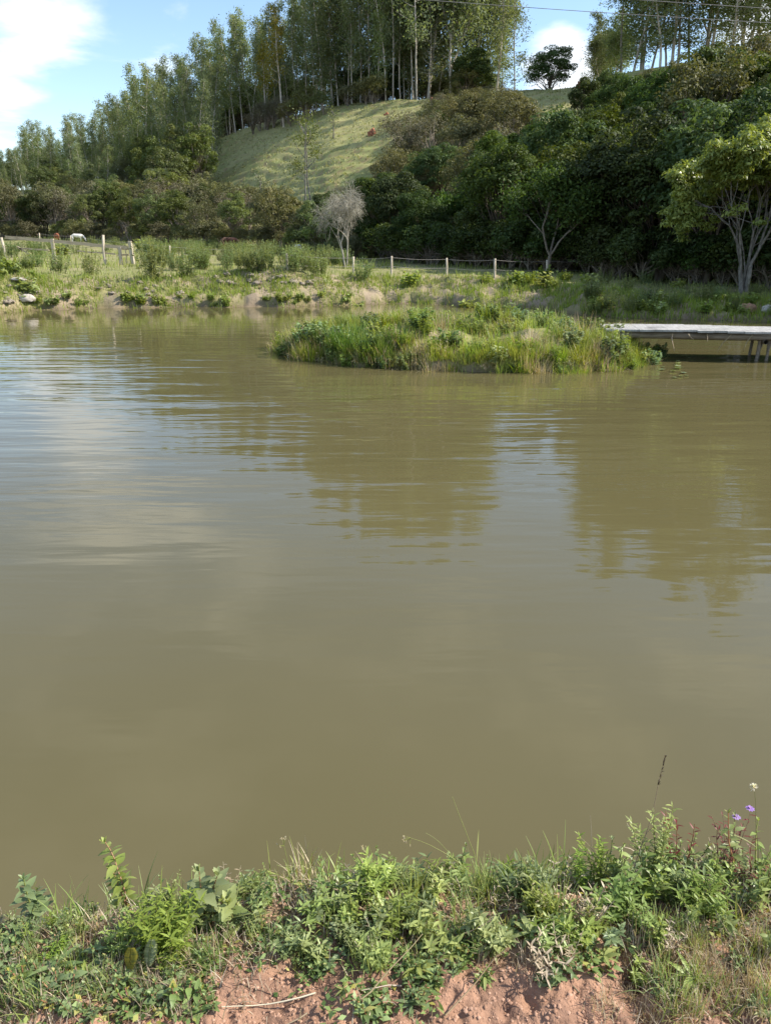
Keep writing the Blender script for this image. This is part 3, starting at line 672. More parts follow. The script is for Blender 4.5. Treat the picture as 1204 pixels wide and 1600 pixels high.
# scrub belt at the foot of the left hill
for x, y in grid_trees(-80, 600, 62, 116, 3.5):
    s = x / y; p = on(x, y); Df = float(np.interp(s, FT_S, FT_D))
    if y < Df - 5 or y > Df + 13: continue
    px, py = to_px(p); 
    if px > 575: continue
    h = R.uniform(4.2, 7.0) if px < 330 else R.uniform(4.0, 6.2)
    if px > 540 or (470 < px and py < 330): h = min(h, 3.2)
    if not clear_of_pasture(p, h * .95): continue
    k = R.random()
    if k < .34: plant_tree(SCR[R.randrange(4)], p, h / 6, 'scrub_tree', 'olive-green bushy tree at the foot of the left hill', 'tree', 'olive trees at the foot of the hill')
    elif k < .52: plant_tree(SCG[R.randrange(3)], p, h / 5.6, 'scrub_tree', 'sparse grey twiggy tree at the foot of the left hill', 'tree', 'grey trees at the foot of the hill')
    elif k < .9: plant_tree(BUS[R.randrange(3)], p, h / 8, 'bushy_tree', 'fresh green bushy tree at the foot of the left hill', 'tree', 'green trees at the foot of the hill')
    else: plant_tree(FOR[R.randrange(5)], p, h / 8, 'bushy_tree', 'dark leafy tree at the foot of the left hill', 'tree', 'dark trees at the foot of the hill')
for i_ in range(60):
    px = R.uniform(-60, 560); s = (px - 602) / 1280; D = float(np.interp(s, FT_S, FT_D)) - R.uniform(2.5, 8); p = on(s * D, D)
    plant_tree(LOWB[R.choice([1, 2, 2])], p, R.uniform(.5, 1.15), 'field_edge_shrub', 'low shrub along the foot of the scrub belt left of the leafless tree', 'shrub', 'shrubs along the scrub belt')
# light green bushy trees in front of the left plantation
for px, py, D, h in [(250, 232, 118, 9), (285, 228, 116, 10), (310, 238, 114, 8.5), (265, 245, 110, 8), (225, 250, 118, 8)]:
    p = on((px - 602) / 1325 * D, D); plant_tree(BUS[R.randrange(3)], p, h / 8, 'bushy_tree', 'light green bushy tree at the left end of the pasture', 'tree', 'light green trees at the left end of the pasture', wide=.9)
# shrubs along the top of the pasture
for px, D, sc, k, lab in [(478, 121, 1.9, 1, 'bright green shrub at the upper edge of the pasture'), (455, 124, 1.6, 2, 'olive shrub beside the bright green one on the pasture edge'), (505, 120, 1.2, 1, 'small green shrub right of the bright one on the pasture edge'),
                          (545, 120, 1.3, 2, 'low brownish shrub below the eucalypt trunks'), (585, 118, 1.7, 2, 'wide olive shrub near the crest of the pasture'), (570, 119, 1.5, 2, 'olive shrub left of the wide one on the crest')]:
    plant_tree(LOWB[k], on((px - 602) / 1345 * D, D), sc, 'shrub', lab, 'shrub')
for px in np.arange(395, 470, 11):
    D = 131 - (px - 395) * .06; plant_tree(SCG[R.randrange(3)], on((px - 602) / 1340 * D, D), R.uniform(.5, .8), 'scrub_tree', 'dry grey scrub under the plantation edge above the pasture', 'shrub', 'dry scrub under the plantation')

# ------------------------------------------------------------------ single trees
def hero_tree():
    r = np.random.default_rng(211); tb, lb = MB(), MB(); tips = []
    for a, rr in ((2.6, .085), (.3, .1), (1.4, .06)):
        P, d = wander(r, (.07 * math.cos(a), .07 * math.sin(a), -.2), (.1 * math.cos(a), .1 * math.sin(a), 1), 1.15, 5, .05)
        tube(tb, P, np.linspace(rr * 1.25, rr * .9, 6), 8, cap=False)
        for q in range(3):
            az = a + (q - 1) * 1.15 + r.normal(0, .2); nd = np.array([math.cos(az) * .55, math.sin(az) * .55, 1.0]); branch_rec(r, tb, P[-1 - (q == 2)], nd, 1.36 * r.uniform(.9, 1.1), rr * .62, 0, 4, tips, .6, .02, .12, (2, 3), .76, 6, 0., True)
    T = np.array([t[0] for t in tips])
    for q in range(46):
        a = r.uniform(0, 6.28); z = r.uniform(2.0, 4.2); rr2 = 2.35 * math.sin(math.acos(np.clip((z - 3.1) / 2.3, -.95, .95))) * r.uniform(.8, 1.02)
        c = np.array([rr2 * math.cos(a), rr2 * math.sin(a), z]); nn = T[np.argmin(np.linalg.norm(T - c, axis=1))]; tube(tb, np.array([nn, (nn + c) / 2 + r.normal(0, .05, 3), c]), (.012, .009, .004), 4, .5, cap=False); T = np.vstack([T, c])
    # crown shell: keep tips, leaves clustered where the tips end
    for p in T:
        rel = (p - np.array([0, 0, 2.6])) / np.array([2.5, 2.5, 2.7]); q = np.linalg.norm(rel)
        if q < .4 and r.random() < .5: continue
        n = int(r.uniform(55, 100)); d = rand_dirs(r, n); d[:, 2] = np.abs(d[:, 2]) * .7
        C = p + d * r.uniform(.06, .38, (n, 1)); t = np.clip(r.uniform(.3, .95) + r.normal(0, .15, n), 0, 1)
        cards(lb, C, d + np.array([0, 0, .8]) + r.normal(0, .4, (n, 3)), .16 * r.uniform(.7, 1.3, n), .075 * r.uniform(.8, 1.2, n), r, t, droop=.2)
    return tb, lb
tb, lb = hero_tree()
p = G(1160, 463)
print('hero base', p)
make_thing('branching_tree', [('trunk', tb.mesh('trunk', M['bark_pale'], True)), ('crown', lb.mesh('crown', M['hero']))], p, .4, (.84, .84, 1.12), 'yellow-green domed tree with pale forked limbs at the right edge of the far bank', 'tree')

def dead_tree():
    r = np.random.default_rng(31); tb = MB(); tw = MB(); tips = []
    for a, l in ((2.9, 1.5), (.2, 1.6)):
        P, d = wander(r, (.05 * math.cos(a), 0, -.2), (.16 * math.cos(a), .05, 1), l, 5, .05); tube(tb, P, np.linspace(.075, .05, 6), 6, cap=False)
        for q in range(4):
            az = r.uniform(0, 6.28); branch_rec(r, tb, P[-1 - q % 3], (math.cos(az) * .5, math.sin(az) * .5, 1.), .95, .034, 0, 3, tips, .65, .03, .12, (2, 3), .75, 5)
    for p_, d in tips:
        for q in range(3):
            nd = unit(d + r.normal(0, .6, 3)); P, _ = wander(r, p_, nd, r.uniform(.4, .9), 5, .12, 0, .22); tube(tw, P, np.linspace(.008, .004, 6), 3, r.random(), cap=False)
            for i in range(2, 6):
                for e in range(1):
                    P2, _ = wander(r, P[i], unit(r.normal(0, 1, 3) + np.array([0, 0, -.5])), r.uniform(.12, .3), 2, .2, 0, .2); tube(tw, P2, (.005, .004, .003), 3, r.random(), cap=False)
    return tb, tw
tb, tw = dead_tree(); p = G(541, 419); print('dead', p)
make_thing('leafless_tree', [('trunk', tb.mesh('trunk', M['dead'], True)), ('twigs', tw.mesh('twigs', M['twig_grey']))], p, 0.2, (.76, .76, 1.02), 'small leafless pale tree with drooping twigs on the open field', 'tree')

def thin_tree(seed, h, leafm, dens):
    r = np.random.default_rng(seed); tb, lb = MB(), MB(); P, d = wander(r, (0, 0, -.2), (r.normal(0, .12), 0, 1), h, 9, .07, .04); tube(tb, P, np.linspace(.09, .02, 10), 5)
    tips = [(P[-1], d)]
    for i in (4, 5, 6, 7, 8):
        for q in range(2): branch_rec(r, tb, P[i], (r.normal(), r.normal(), 1.2), h * .13, .03, 0, 1, tips, .7, .05, .12, (2, 2), .75, 4)
    for p_, d in tips:
        n = int(dens * r.uniform(.3, 1.3)); C = p_ + r.normal(0, .3, (n, 3)); cards(lb, C, rand_dirs(r, n) + np.array([0, 0, .5]), .2 * r.uniform(.6, 1.3, n), .11, r, np.clip(r.normal(.5, .25, n), 0, 1))
    return [('trunk', tb.mesh('trunk', M['bark_pale'], True)), ('crown', lb.mesh('crown', leafm))]
for px, py, D, h, seed, dens, lab in [(474, 318, 79, 9, 3, 9, 'tall thin sparse tree left of its twin before the pasture'), (487, 318, 80, 8.5, 5, 26, 'tall thin tree with a green leaf tuft before the pasture'), (404, 262, 96, 3.4, 7, 5, 'small pale bare-trunked tree low on the pasture'), (522, 230, 104, 3.2, 9, 6, 'faint twiggy sapling in the middle of the pasture')]:
    make_thing('thin_tree', thin_tree(seed, h, M['bushy'], dens), on((px - 602) / 1320 * D, D), 0.3, 1.0, lab, 'tree')
def bare_post_tree():
    tb = MB(); P, _ = wander(np.random.default_rng(8), (0, 0, -.2), (0, 0, 1), 4.2, 6, .04); tube(tb, P, np.linspace(.13, .09, 7), 6)
    P2, _ = wander(np.random.default_rng(9), P[5], (-.8, 0, .8), .9, 4, .1); tube(tb, P2, np.linspace(.06, .03, 5), 5); return tb
p = on((781 - 602) / 1320 * 70, 70); o = bare_post_tree().build('tree_snag', M['bark_dark'], None, True); o.location = p; tag(o, 'dark bare standing snag among the olive scrub', 'dead tree')
# trees in front of the forest edge with visible forked trunks
def forked(seed, h, spread, leafm, barkm, n0=3):
    r = np.random.default_rng(seed); tb, lb = MB(), MB(); tips = []
    P, d = wander(r, (0, 0, -.2), (0, 0, 1), h * .2, 3, .06); tube(tb, P, np.linspace(.11, .09, 4), 6, cap=False)
    for q in range(n0):
        a = q * 6.28 / n0 + r.uniform(-.4, .4); branch_rec(r, tb, P[-1], (math.cos(a) * spread, math.sin(a) * spread, 1), h * .28, .06, 0, 3, tips, .55, .06, .1, (2, 3), .72, 6)
    for p_, d in tips:
        n = int(r.uniform(40, 80)); C = p_ + r.normal(0, .34, (n, 3)); cards(lb, C, rand_dirs(r, n) + np.array([0, 0, .7]), .2 * r.uniform(.6, 1.3, n), .11, r, np.clip(r.normal(.5, .25, n), 0, 1), droop=.3)
    return [('trunk', tb.mesh('trunk', barkm, True)), ('crown', lb.mesh('crown', leafm))]
for px, py, h, sp, seed, fm, lab in [(853, 428, 5.2, .55, 21, 'forest', 'dark tree with three pale forking stems at the forest edge'), (715, 400, 4.6, .5, 23, 'forest', 'small dark tree with a thin Y-shaped trunk before the forest'), (1052, 428, 5.5, .35, 25, 'forest', 'dark tree with several slender pale stems left of the domed tree'),
                                     (297, 368, 5.2, .45, 27, 'scrub', 'pale-trunked tree at the edge of the weedy field')]:
    make_thing('forked_tree', forked(seed, h, sp, M[fm], M['bark_pale'] if px == 297 else M['bark']), G(px, py), R.uniform(0, 6), 1.0, lab, 'tree')
# palm
def palm():
    r = np.random.default_rng(61); tb, lb = MB(), MB(); P, d = wander(r, (0, 0, -.3), (0, 0, 1), 7, 6, .02); tube(tb, P, np.linspace(.16, .12, 7), 6)
    for q in range(20):
        a = q * 2.4; e = r.uniform(-.1, 1.2); L = r.uniform(2.4, 3.2); F_, _ = wander(r, P[-1], (math.cos(a), math.sin(a), e), L, 7, .02, 0, .2); tube(lb, F_, np.linspace(.03, .01, 8), 3, .4, cap=False)
        for i in range(1, 8):
            for sd in (-1, 1):
                for z in range(3):
                    p_ = F_[i] + (F_[i - 1] - F_[i]) * z / 3; t = unit(F_[i] - F_[i - 1]); s = unit(np.cross(t, (0, 0, 1))) * sd; put_leaf(lb, leaf_geo(.75, .07, 2, .3, .1), p_, s + t * .6 + np.array([0, 0, -.35]), r.random())
    return [('trunk', tb.mesh('trunk', M['bark'], True)), ('fronds', lb.mesh('fronds', M['palm']))]
make_thing('palm_tree', palm(), on((250 - 602) / 1315 * 108, 108), 0, .85, 'feathery palm rising from the scrub under the left plantation', 'palm')

# ------------------------------------------------------------------ fences
def post_mesh(r, h, w, mat, round_=False, tilt=.03):
    b = MB()
    if round_: tube(b, np.array([[0, 0, -.25], [r.normal(0, tilt), r.normal(0, tilt), h * .5], [r.normal(0, tilt), r.normal(0, tilt), h]]), np.array([w * .55, w * .5, w * .46]), 8)
    else: box(b, (0, 0, h / 2 - .12), (w, w, h + .25), tint=.5, rx=r.normal(0, tilt), ry=r.normal(0, tilt), jit=.004, r_=r)
    return b
def plank(b, a, c, hgt, thk, r, n=6, sag=.0):
    a = np.array(a); c = np.array(c); t = np.linspace(0, 1, n + 1)[:, None]; P = a + (c - a) * t; P[:, 2] += r.normal(0, .008, n + 1) - sag * np.sin(np.pi * t[:, 0])
    d = unit(c - a); s = unit(np.cross(d, (0, 0, 1))); V = []
    for p_ in P:
        for e, f in ((-1, -1), (1, -1), (1, 1), (-1, 1)): V.append(p_ + s * e * thk / 2 + np.array([0, 0, f * hgt / 2]))
    F = [];
    for i in range(n):
        for k in range(4): F.append([i * 4 + k, i * 4 + (k + 1) % 4, i * 4 + 4 + (k + 1) % 4, i * 4 + 4 + k])
    F += [[0, 3, 2, 1], [n * 4, n * 4 + 1, n * 4 + 2, n * 4 + 3]]
    b.add(np.array(V), F, r.random())
def rail_fence():
    r = np.random.default_rng(17); root = empty('rail_fence', G(78, 412)); tag(root, 'weathered timber rail fence with a narrow gate on the left field', 'fence')
    base = np.array(root.location)
    D = 45.0
    def gp(px): x = (px - 602) / 1290 * D; return on(x, D)
    for px, top in [(0, 371), (78, 373), (158, 367), (183, 386), (201, 377)]:
        g = gp(px); h = at(px, top, D)[2] - g[2]
        o = post_mesh(r, h, .15 if px != 201 else .17, None, px in (0, 158)).build('post', M['post'], root, px in (0, 158)); o.location = g - base
    for nm, pts in (('top_rail', [(10, 371), (78, 376), (158, 384)]), ('top_rail', [(158, 384), (201, 387)]), ('lower_rail', [(28, 388), (76, 391)]), ('lower_rail', [(120, 392), (180, 397)]), ('brace', [(26, 385), (44, 397)]),
                    ('gate_rung', [(183, 389), (201, 389)]), ('gate_rung', [(183, 399), (201, 398)])):
        b = MB()
        for (a, c) in zip(pts[:-1], pts[1:]):
            k = .08 if nm == 'top_rail' else -.09
            plank(b, at(*a, D + .1) - base - np.array([0, k, 0]), at(*c, D + .1) - base - np.array([0, k, 0]), .17 if nm == 'top_rail' else .08, .05, r)
        b.build(nm, M['rail'], root, False)
    b = MB(); tube(b, np.array([[0, 0, 0], [.05, .02, .5], [-.03, .0, 1.0]]), (.03, .03, .02), 5); o = b.build('gate_brace', M['rail'], root); o.location = gp(191) - base + np.array([0, 0, .05]); 
rail_fence()
def wire_fence(pts, name, label, wires=3, mat='post', w=.095):
    r = np.random.default_rng(len(pts)); G0 = [G(px, py) for px, py, top in pts]; root = empty(name, G0[0]); tag(root, label, 'fence'); b0 = G0[0]; tops = []
    for g, (px, py, top) in zip(G0, pts):
        h = at(px, top, g[1])[2] - g[2]; o = post_mesh(r, h, w, None, True, .015).build('post', M[mat], root); o.location = g - b0; tops.append(g - b0 + np.array([0, 0, h]))
    for k in range(wires):
        b = MB()
        for a, c in zip(tops[:-1], tops[1:]):
            t = np.linspace(0, 1, 9)[:, None]; P = a + (c - a) * t; P[:, 2] -= .06 + k * .38 + .05 * np.sin(np.pi * t[:, 0]); P[:, 1] -= .07
            tube(b, P, .006, 4, cap=False)
        b.build('wire', M['wire'], root)
k = NT('galvanised_wire'); pw = k.principled((.30, .28, .26), .5, .5); pw.inputs['Metallic'].default_value = .4; M['wire'] = k.done(pw.outputs[0])
wire_fence([(450, 424, 396), (553, 428, 401), (611, 432, 400), (697, 430, 403), (772, 435, 404), (853, 432, 406), (937, 430, 405), (1060, 436, 408)], 'wire_fence', 'wire fence with pale round posts across the field before the forest')
wire_fence([(65, 392, 364), (113, 388, 368), (267, 406, 384), (365, 404, 389)], 'old_wire_fence', 'older leaning wire fence running through the tall weeds', 2, 'post', .1)

# ------------------------------------------------------------------ footbridge
def bridge():
    r = np.random.default_rng(23); A = np.array([4.7, 17.15, .60]); B = np.array([13.9, 15.9, .62]); d = unit(B - A); ln = np.linalg.norm((B - A)[:2]); rz = math.atan2(d[1], d[0])
    root = empty('footbridge', A, rz); tag(root, 'low bleached plank footbridge from the island to the right bank', 'footbridge')
    x = 0.0
    while x < ln:
        w = r.uniform(.24, .36); b = MB(); ofs = r.normal(0, .03); z = .012 * math.sin(x * 1.3) + r.normal(0, .0012)
        box(b, (x + w / 2, ofs, z), (w - .004, 1.25 + r.normal(0, .03), .04), tint=r.random()); b.build('plank', M['deck'], root, False); x += w
    for y in (-.48, .45):
        b = MB(); tube(b, np.array([[t, y + .02 * math.sin(t), -.1 + .01 * math.sin(t * 2)] for t in np.linspace(-.2, ln, 14)]), .075, 8); b.build('beam', M['beam'], root, True)
    for sx in (3.25, 7.0):
        for dx, dy, ang, rad in ((-.12, -.45, .04, .035), (.06, -.42, -.06, .03), (-.02, -.4, .30, .022), (.1, -.44, .12, .025), (.0, .4, .05, .035), (.14, .42, -.1, .03)):
            b = MB(); P = np.array([[sx + dx, dy, -.12], [sx + dx - ang * .4, dy + .02, -.6], [sx + dx - ang, dy, -1.35]]); tube(b, P, (rad, rad * .9, rad), 7); b.build('pile', M['beam'], root, True)
        b = MB(); tube(b, np.array([[sx - .05, -.62, -.19], [sx, 0, -.2], [sx + .04, .62, -.19]]), .05, 7); b.build('cross_beam', M['beam'], root, True)
    for q in range(9):
        b = MB(); x = r.uniform(.3, 5); P, _ = wander(r, (x, -.6, -.05), (r.normal(0, .5), -.2, -1), r.uniform(.15, .45), 4, .2); tube(b, P, np.linspace(.012, .005, 5), 4); b.build('hanging_root', M['stem_dry'], root)
bridge()

# ------------------------------------------------------------------ power lines
def wire_line(pa, pb, x0, x1, label):
    d = (pb - pa) / (pb[0] - pa[0]); t = np.linspace(x0, x1, 60); P = pa + d * (t - pa[0])[:, None]; u = (t - (x0 + x1) / 2) / ((x1 - x0) / 2)
    u0 = (pa[0] - (x0 + x1) / 2) / ((x1 - x0) / 2); P[:, 2] += 1.6 * (u ** 2 - u0 ** 2); b = MB(); tube(b, P, .022, 4, cap=False); o = b.build('power_line', M['wire']); tag(o, label, 'power line')
wire_line(at(773, 8, 72), at(1100, 33, 70), -70, 75, 'lower overhead wire crossing in front of the tall right-hand trees')
wire_line(at(1000, 0, 71), at(1110, 9, 70.5), -70, 75, 'upper overhead wire just under the top of the view on the right')

# ------------------------------------------------------------------ animals
def cow(name, p, rz, sc, mat, label, graze=True):
    r = np.random.default_rng(int(p[0] * 100) & 1023)
    J = [((0, 0, 1.05), (.30, .30)), ((.45, 0, 1.07), (.31, .33)), ((-.45, 0, 1.12), (.28, .28)), ((-.72, 0, 1.15), (.20, .20)), ((.72, 0, 1.12), (.24, .26))]
    E = [(0, 1), (0, 2), (2, 3), (1, 4)]
    def add(pts, par):
        i0 = par
        for q, rr in pts: J.append((q, (rr, rr))); E.append((i0, len(J) - 1)); i0 = len(J) - 1
        return i0
    hx = add([((1.0, 0, 1.05 if graze else 1.3), .15), ((1.22, 0, .72 if graze else 1.5), .12), ((1.32, 0, .48 if graze else 1.5), .11), ((1.42, 0, .25 if graze else 1.38), .07)], 4)
    for sx, par in ((.6, 1), (-.62, 3)):
        for sy in (-1, 1):
            if sx > 0: add([((sx, .17 * sy, .78), .12), ((sx + .02, .18 * sy, .45), .065), ((sx, .18 * sy, .12), .05), ((sx + .04, .18 * sy, 0), .06)], par)
            else: add([((sx, .17 * sy, .85), .15), ((sx + .08, .18 * sy, .62), .09), ((sx - .08, .18 * sy, .42), .06), ((sx - .05, .18 * sy, .1), .05), ((sx, .18 * sy, 0), .06)], par)
    add([((-.86, 0, 1.1), .03), ((-.9, 0, .75), .02), ((-.9, 0, .5), .035)], 3)
    for sy in (-1, 1): add([((J[hx - 2][0][0] - .05, .2 * sy, J[hx - 2][0][2] + .08), .035)], hx - 2)
    me = bpy.data.meshes.new(name); me.from_pydata([j[0] for j in J], E, []); me.update(); me.materials.append(mat)
    o = bpy.data.objects.new(name, me); COL.objects.link(o); sk = o.modifiers.new('skin', 'SKIN'); sk.use_smooth_shade = True
    for v, j in zip(me.skin_vertices[0].data, J): v.radius = j[1]
    me.skin_vertices[0].data[0].use_root = True
    ss = o.modifiers.new('sub', 'SUBSURF'); ss.levels = ss.render_levels = 2
    o.location = p; o.rotation_euler = (0, 0, rz); o.scale = (sc,) * 3
    return tag(o, label, 'cow')
def hide_mat(name, c1, c2):
    k = NT(name); n = k.noise(2.5, 4, .5, k.objvec()); return k.done(k.principled(k.mixc(k.ramp(n, .45, .55), c1, c2), .7, .2).outputs[0])
M['hide_white'] = hide_mat('white_hide', (.78, .75, .70), (.72, .68, .62)); M['hide_brown'] = hide_mat('brown_hide', (.26, .10, .05), (.20, .075, .04)); M['hide_pied'] = hide_mat('pied_hide', (.7, .68, .66), (.05, .04, .04)); M['hide_tan'] = hide_mat('red_tan_hide', (.07, .03, .02), (.13, .075, .05))
cow('cow', on((122 - 602) / 1278 * 92, 92), .1, .7, M['hide_white'], 'white cow grazing behind the rail fence on the left')
cow('cow', on((91 - 602) / 1278 * 94, 94), 2.2, .7, M['hide_brown'], 'reddish brown cow standing left of the white one')
cow('cow', on((465 - 602) / 1278 * 60, 60), -1.2, .62, M['hide_pied'], 'small pale cow at the right end of the tall weeds near the leafless tree')
cow('cow', on((358 - 602) / 1275 * 72, 72), .3, .8, M['hide_tan'], 'dark reddish cow behind the tall weeds under the scrub belt')

# ------------------------------------------------------------------ termite mounds, stones
def lump(seed, rad, h, pw=1.0, n=18, m=10, rough=.25):
    r = np.random.default_rng(seed); o = r.uniform(0, 50); a = np.linspace(0, 2 * np.pi, n, endpoint=False); ph = np.linspace(-.35, np.pi / 2, m); A, Pq = np.meshgrid(a, ph)
    x, y, z = np.cos(A) * np.cos(Pq), np.sin(A) * np.cos(Pq), np.sin(Pq); k = 1 + rough * (pnoise(x * 1.7 + o + z, y * 1.7 + z) + .5 * pnoise(x * 4 + o, y * 4 + z * 3))
    V = np.stack([x * k * rad, y * k * rad, np.sign(z) * np.abs(z) ** pw * k * h], -1).reshape(-1, 3); i = np.arange(n * m).reshape(m, n); j = np.roll(i, -1, 1)
    b = MB(); b.add(V, np.stack([i[:-1], j[:-1], j[1:], i[1:]], -1).reshape(-1, 4)); return b
def earth_mat(name, c, c2):
    k = NT(name); n = k.noise(6, 6, .65, k.objvec()); return k.done(k.principled(k.mixc(k.ramp(n, .35, .65), c, c2), .9, .1, k.bump(n, .6, .08)).outputs[0])
M['red_earth'] = earth_mat('red_earth', (.34, .15, .085), (.22, .095, .06)); M['stone'] = earth_mat('pale_stone', (.55, .50, .43), (.35, .31, .26)); M['stone_red'] = earth_mat('rusty_stone', (.40, .24, .15), (.30, .18, .11)); M['clod'] = earth_mat('dry_clod', (.34, .29, .23), (.20, .165, .13))
for px, py, rad, h, lab in [(582, 206, .75, .85, 'largest red termite mound in the middle of the pasture'), (604, 174, .5, .5, 'small red termite mound higher up the pasture'), (677, 157, .8, .9, 'red termite mound at the foot of the white-trunked eucalypts'), (905, 134, .9, .6, 'red termite mound on the crest right of the round dark tree')]:
    o = lump(px, rad * .6, h * .6, .8, 20, 12, .7).build('termite_mound', M['red_earth'], None, True); o.location = G(px, py + 4); tag(o, lab, 'termite mound')
for px, py, rad, mt, lab in [(1167, 484, .22, 'stone_red', 'rounded rusty stone on the right bank below the domed tree'), (1202, 486, .2, 'stone', 'pale stone at the far right of the bank'), (43, 476, .22, 'stone', 'white stone low on the left bank by the water'), (568, 497, .12, 'stone', 'small white stone among the island grass'), (28, 437, .25, 'stone', 'flat pale slab on top of the left bank')]:
    o = lump(px, rad, rad * (.85 if px != 28 else .3), 1).build('stone', M[mt], None, True); o.location = G(px, py) + np.array([0, 0, rad * .3]) ; o.scale = (1.3, 1, 1); tag(o, lab, 'stone')
cl = [lump(900 + i, .15, .11, 1, 14, 8, .95).mesh('clod', M['clod'], True) for i in range(4)]
for i in range(70):
    px, py = (R.uniform(335, 490), R.uniform(430, 450)) if i < 40 else ((R.uniform(0, 60), R.uniform(450, 478)) if i < 55 else (R.uniform(120, 330), R.uniform(440, 465)))
    o = bpy.data.objects.new('clod', cl[R.randrange(4)]); COL.objects.link(o); o.location = G(px, py); o.rotation_euler = (0, 0, R.uniform(0, 6)); s_ = R.uniform(.3, .95); o.scale = (s_ * R.uniform(.8, 1.5), s_, s_ * .8)
    tag(o, ('dry earth clod on the spoil heap along the far bank', 'dry earth clod in the pale slump at the left end of the bank', 'dry earth clod scattered on the left part of the far bank')[0 if i < 40 else 1 if i < 55 else 2], 'clod', ('clods on the spoil heap', 'clods in the left slump', 'clods on the left bank')[0 if i < 40 else 1 if i < 55 else 2])

# ------------------------------------------------------------------ field weeds, grasses
def tall_weed(seed, n=26, h=1.05, rad=.42, leaf=.13, lw=.03, mat='weed', per=26):
    r = np.random.default_rng(seed); sb, lb = MB(), MB()
    for i in range(n):
        a = r.uniform(0, 6.28); q = rad * math.sqrt(r.random()); hh = h * r.uniform(.55, 1.05); P, d = wander(r, (q * math.cos(a) * .6, q * math.sin(a) * .6, -.03), (.35 * q / rad * math.cos(a), .35 * q / rad * math.sin(a), 1), hh, 4, .06, .03); tube(sb, P, np.linspace(.008, .004, 5), 3, r.random(), cap=False)
        f = r.uniform(.15, 1.0, per); x = f * 4; k = np.minimum(x.astype(int), 3); C = P[k] + (P[k + 1] - P[k]) * (x - k)[:, None]
        A = rand_dirs(r, per); A[:, 2] = np.abs(A[:, 2]) * .8 + .25; A = unit(A); L = leaf * r.uniform(.6, 1.2, per) * (1.15 - .5 * f)
        cards(lb, C + A * L[:, None] * .5, rand_dirs(r, per) * .6 + np.array([0, 0, 1.]), L, lw * r.uniform(.8, 1.4, per), r, np.clip(.25 + .5 * f + r.normal(0, .15, per), 0, 1), A=A, fold=.06)
    return [('stem', sb.mesh('stem', M['stem_green'])), ('foliage', lb.mesh('foliage', M[mat]))]
WEED = [tall_weed(300 + i, 24 + 4 * i, 1.0, .42) for i in range(4)]; WEEDY = [tall_weed(310 + i, 16, .6, .35, .17, .07, 'weed_yellow', 16) for i in range(2)]; BROADW = [tall_weed(320 + i, 12, .6, .4, .24, .12, 'herb', 14) for i in range(2)]
def put_weed(parts, p, sc, name, lab, cat, grp=None): return make_thing(name, parts, p - np.array([0, 0, .02]), R.uniform(0, 6.28), sc, lab, cat, grp, (R.gauss(0, .05), R.gauss(0, .05)))
for px, py, sc, lab in [(238, 436, 1.75, 'big rounded grey-green weed clump right of the fence gate'), (290, 432, 1.25, 'darker weed clump next to the big rounded one'), (90, 428, 1.35, 'leafy weed clump under the middle of the rail fence'), (142, 432, 1.15, 'weed clump between the fence gate and the middle clump'),
                        (498, 432, 1.1, 'weed bush left of the leafless tree'), (566, 440, .95, 'small weed bush right of the leafless tree'), (460, 425, 1.2, 'weed bush at the end of the spoil heap'), (20, 402, 1.3, 'tall weed clump at the left end of the rail fence')]:
    put_weed(WEED[R.randrange(4)], G(px, py), sc, 'weed_clump', lab, 'weed')
nw = 0
while nw < 190:
    px = R.uniform(-10, 545); py = R.uniform(384, 424)
    if (60 < px < 215 and py > 398) or (px > 500 and py < 395) or (225 < px < 560 and py > 424): continue
    if px < 215 and R.random() < .6: continue
    p = G(px, py)
    if p[1] > 95: continue
    put_weed(WEED[R.randrange(4)], p, R.uniform(.75, 1.2), 'field_weed', 'tall grey-green weed in the overgrown field behind the far bank', 'weed', 'tall weeds of the overgrown field'); nw += 1
for i in range(26):
    px, py = R.choice([(R.uniform(745, 900), R.uniform(440, 452)), (R.uniform(0, 60), R.uniform(420, 432)), (R.uniform(730, 1010), R.uniform(432, 450))])
    put_weed((WEEDY if i % 3 else BROADW)[i % 2], G(px, py), R.uniform(.6, 1.0), 'broad_leaved_weed', 'low yellow-green broad-leaved weed in the grass of the far field', 'weed', 'yellow-green weeds of the far field')
for i in range(16):
    px, py = R.uniform(560, 1000), R.uniform(398, 412); put_weed(WEED[i % 4], G(px, py), R.uniform(.6, 1.0), 'shade_weed', 'tall weed in the dark shade at the forest edge', 'weed', 'weeds at the shaded forest edge')
put_weed(BROADW[0], G(48, 462), 1.1, 'leafy_shrub', 'dark green leafy shrub on the slope of the left bank', 'shrub')
put_weed(BROADW[1], G(640, 447), 1.1, 'leafy_shrub', 'low green shrub below the wire fence post right of the leafless tree', 'shrub')
for px, py, lab in [(222, 392, 'bright green broad-leaved bush beside the white gate post'), (95, 402, 'broad-leaved dark plant behind the rail fence')]: put_weed(BROADW[R.randrange(2)], G(px, py), 1.6, 'leafy_shrub', lab, 'shrub')
for i in range(46):
    px = R.uniform(920, 1230); py = R.uniform(462, 498) if i < 36 else R.uniform(440, 460); p = G(px, py)
    put_weed((WEED + BROADW)[R.randrange(6)], p, R.uniform(.45, .85), 'bank_weed', 'shaded weed on the right bank behind the footbridge', 'weed', 'weeds of the shaded right bank')
for i in range(40):
    px = R.uniform(0, 560); py = R.uniform(468, 480); p = G(px, py)
    put_weed((WEEDY + BROADW)[R.randrange(4)], p, R.uniform(.3, .6), 'bank_weed', 'small green weed at the foot of the sunny far bank', 'weed', 'weeds at the foot of the far bank')

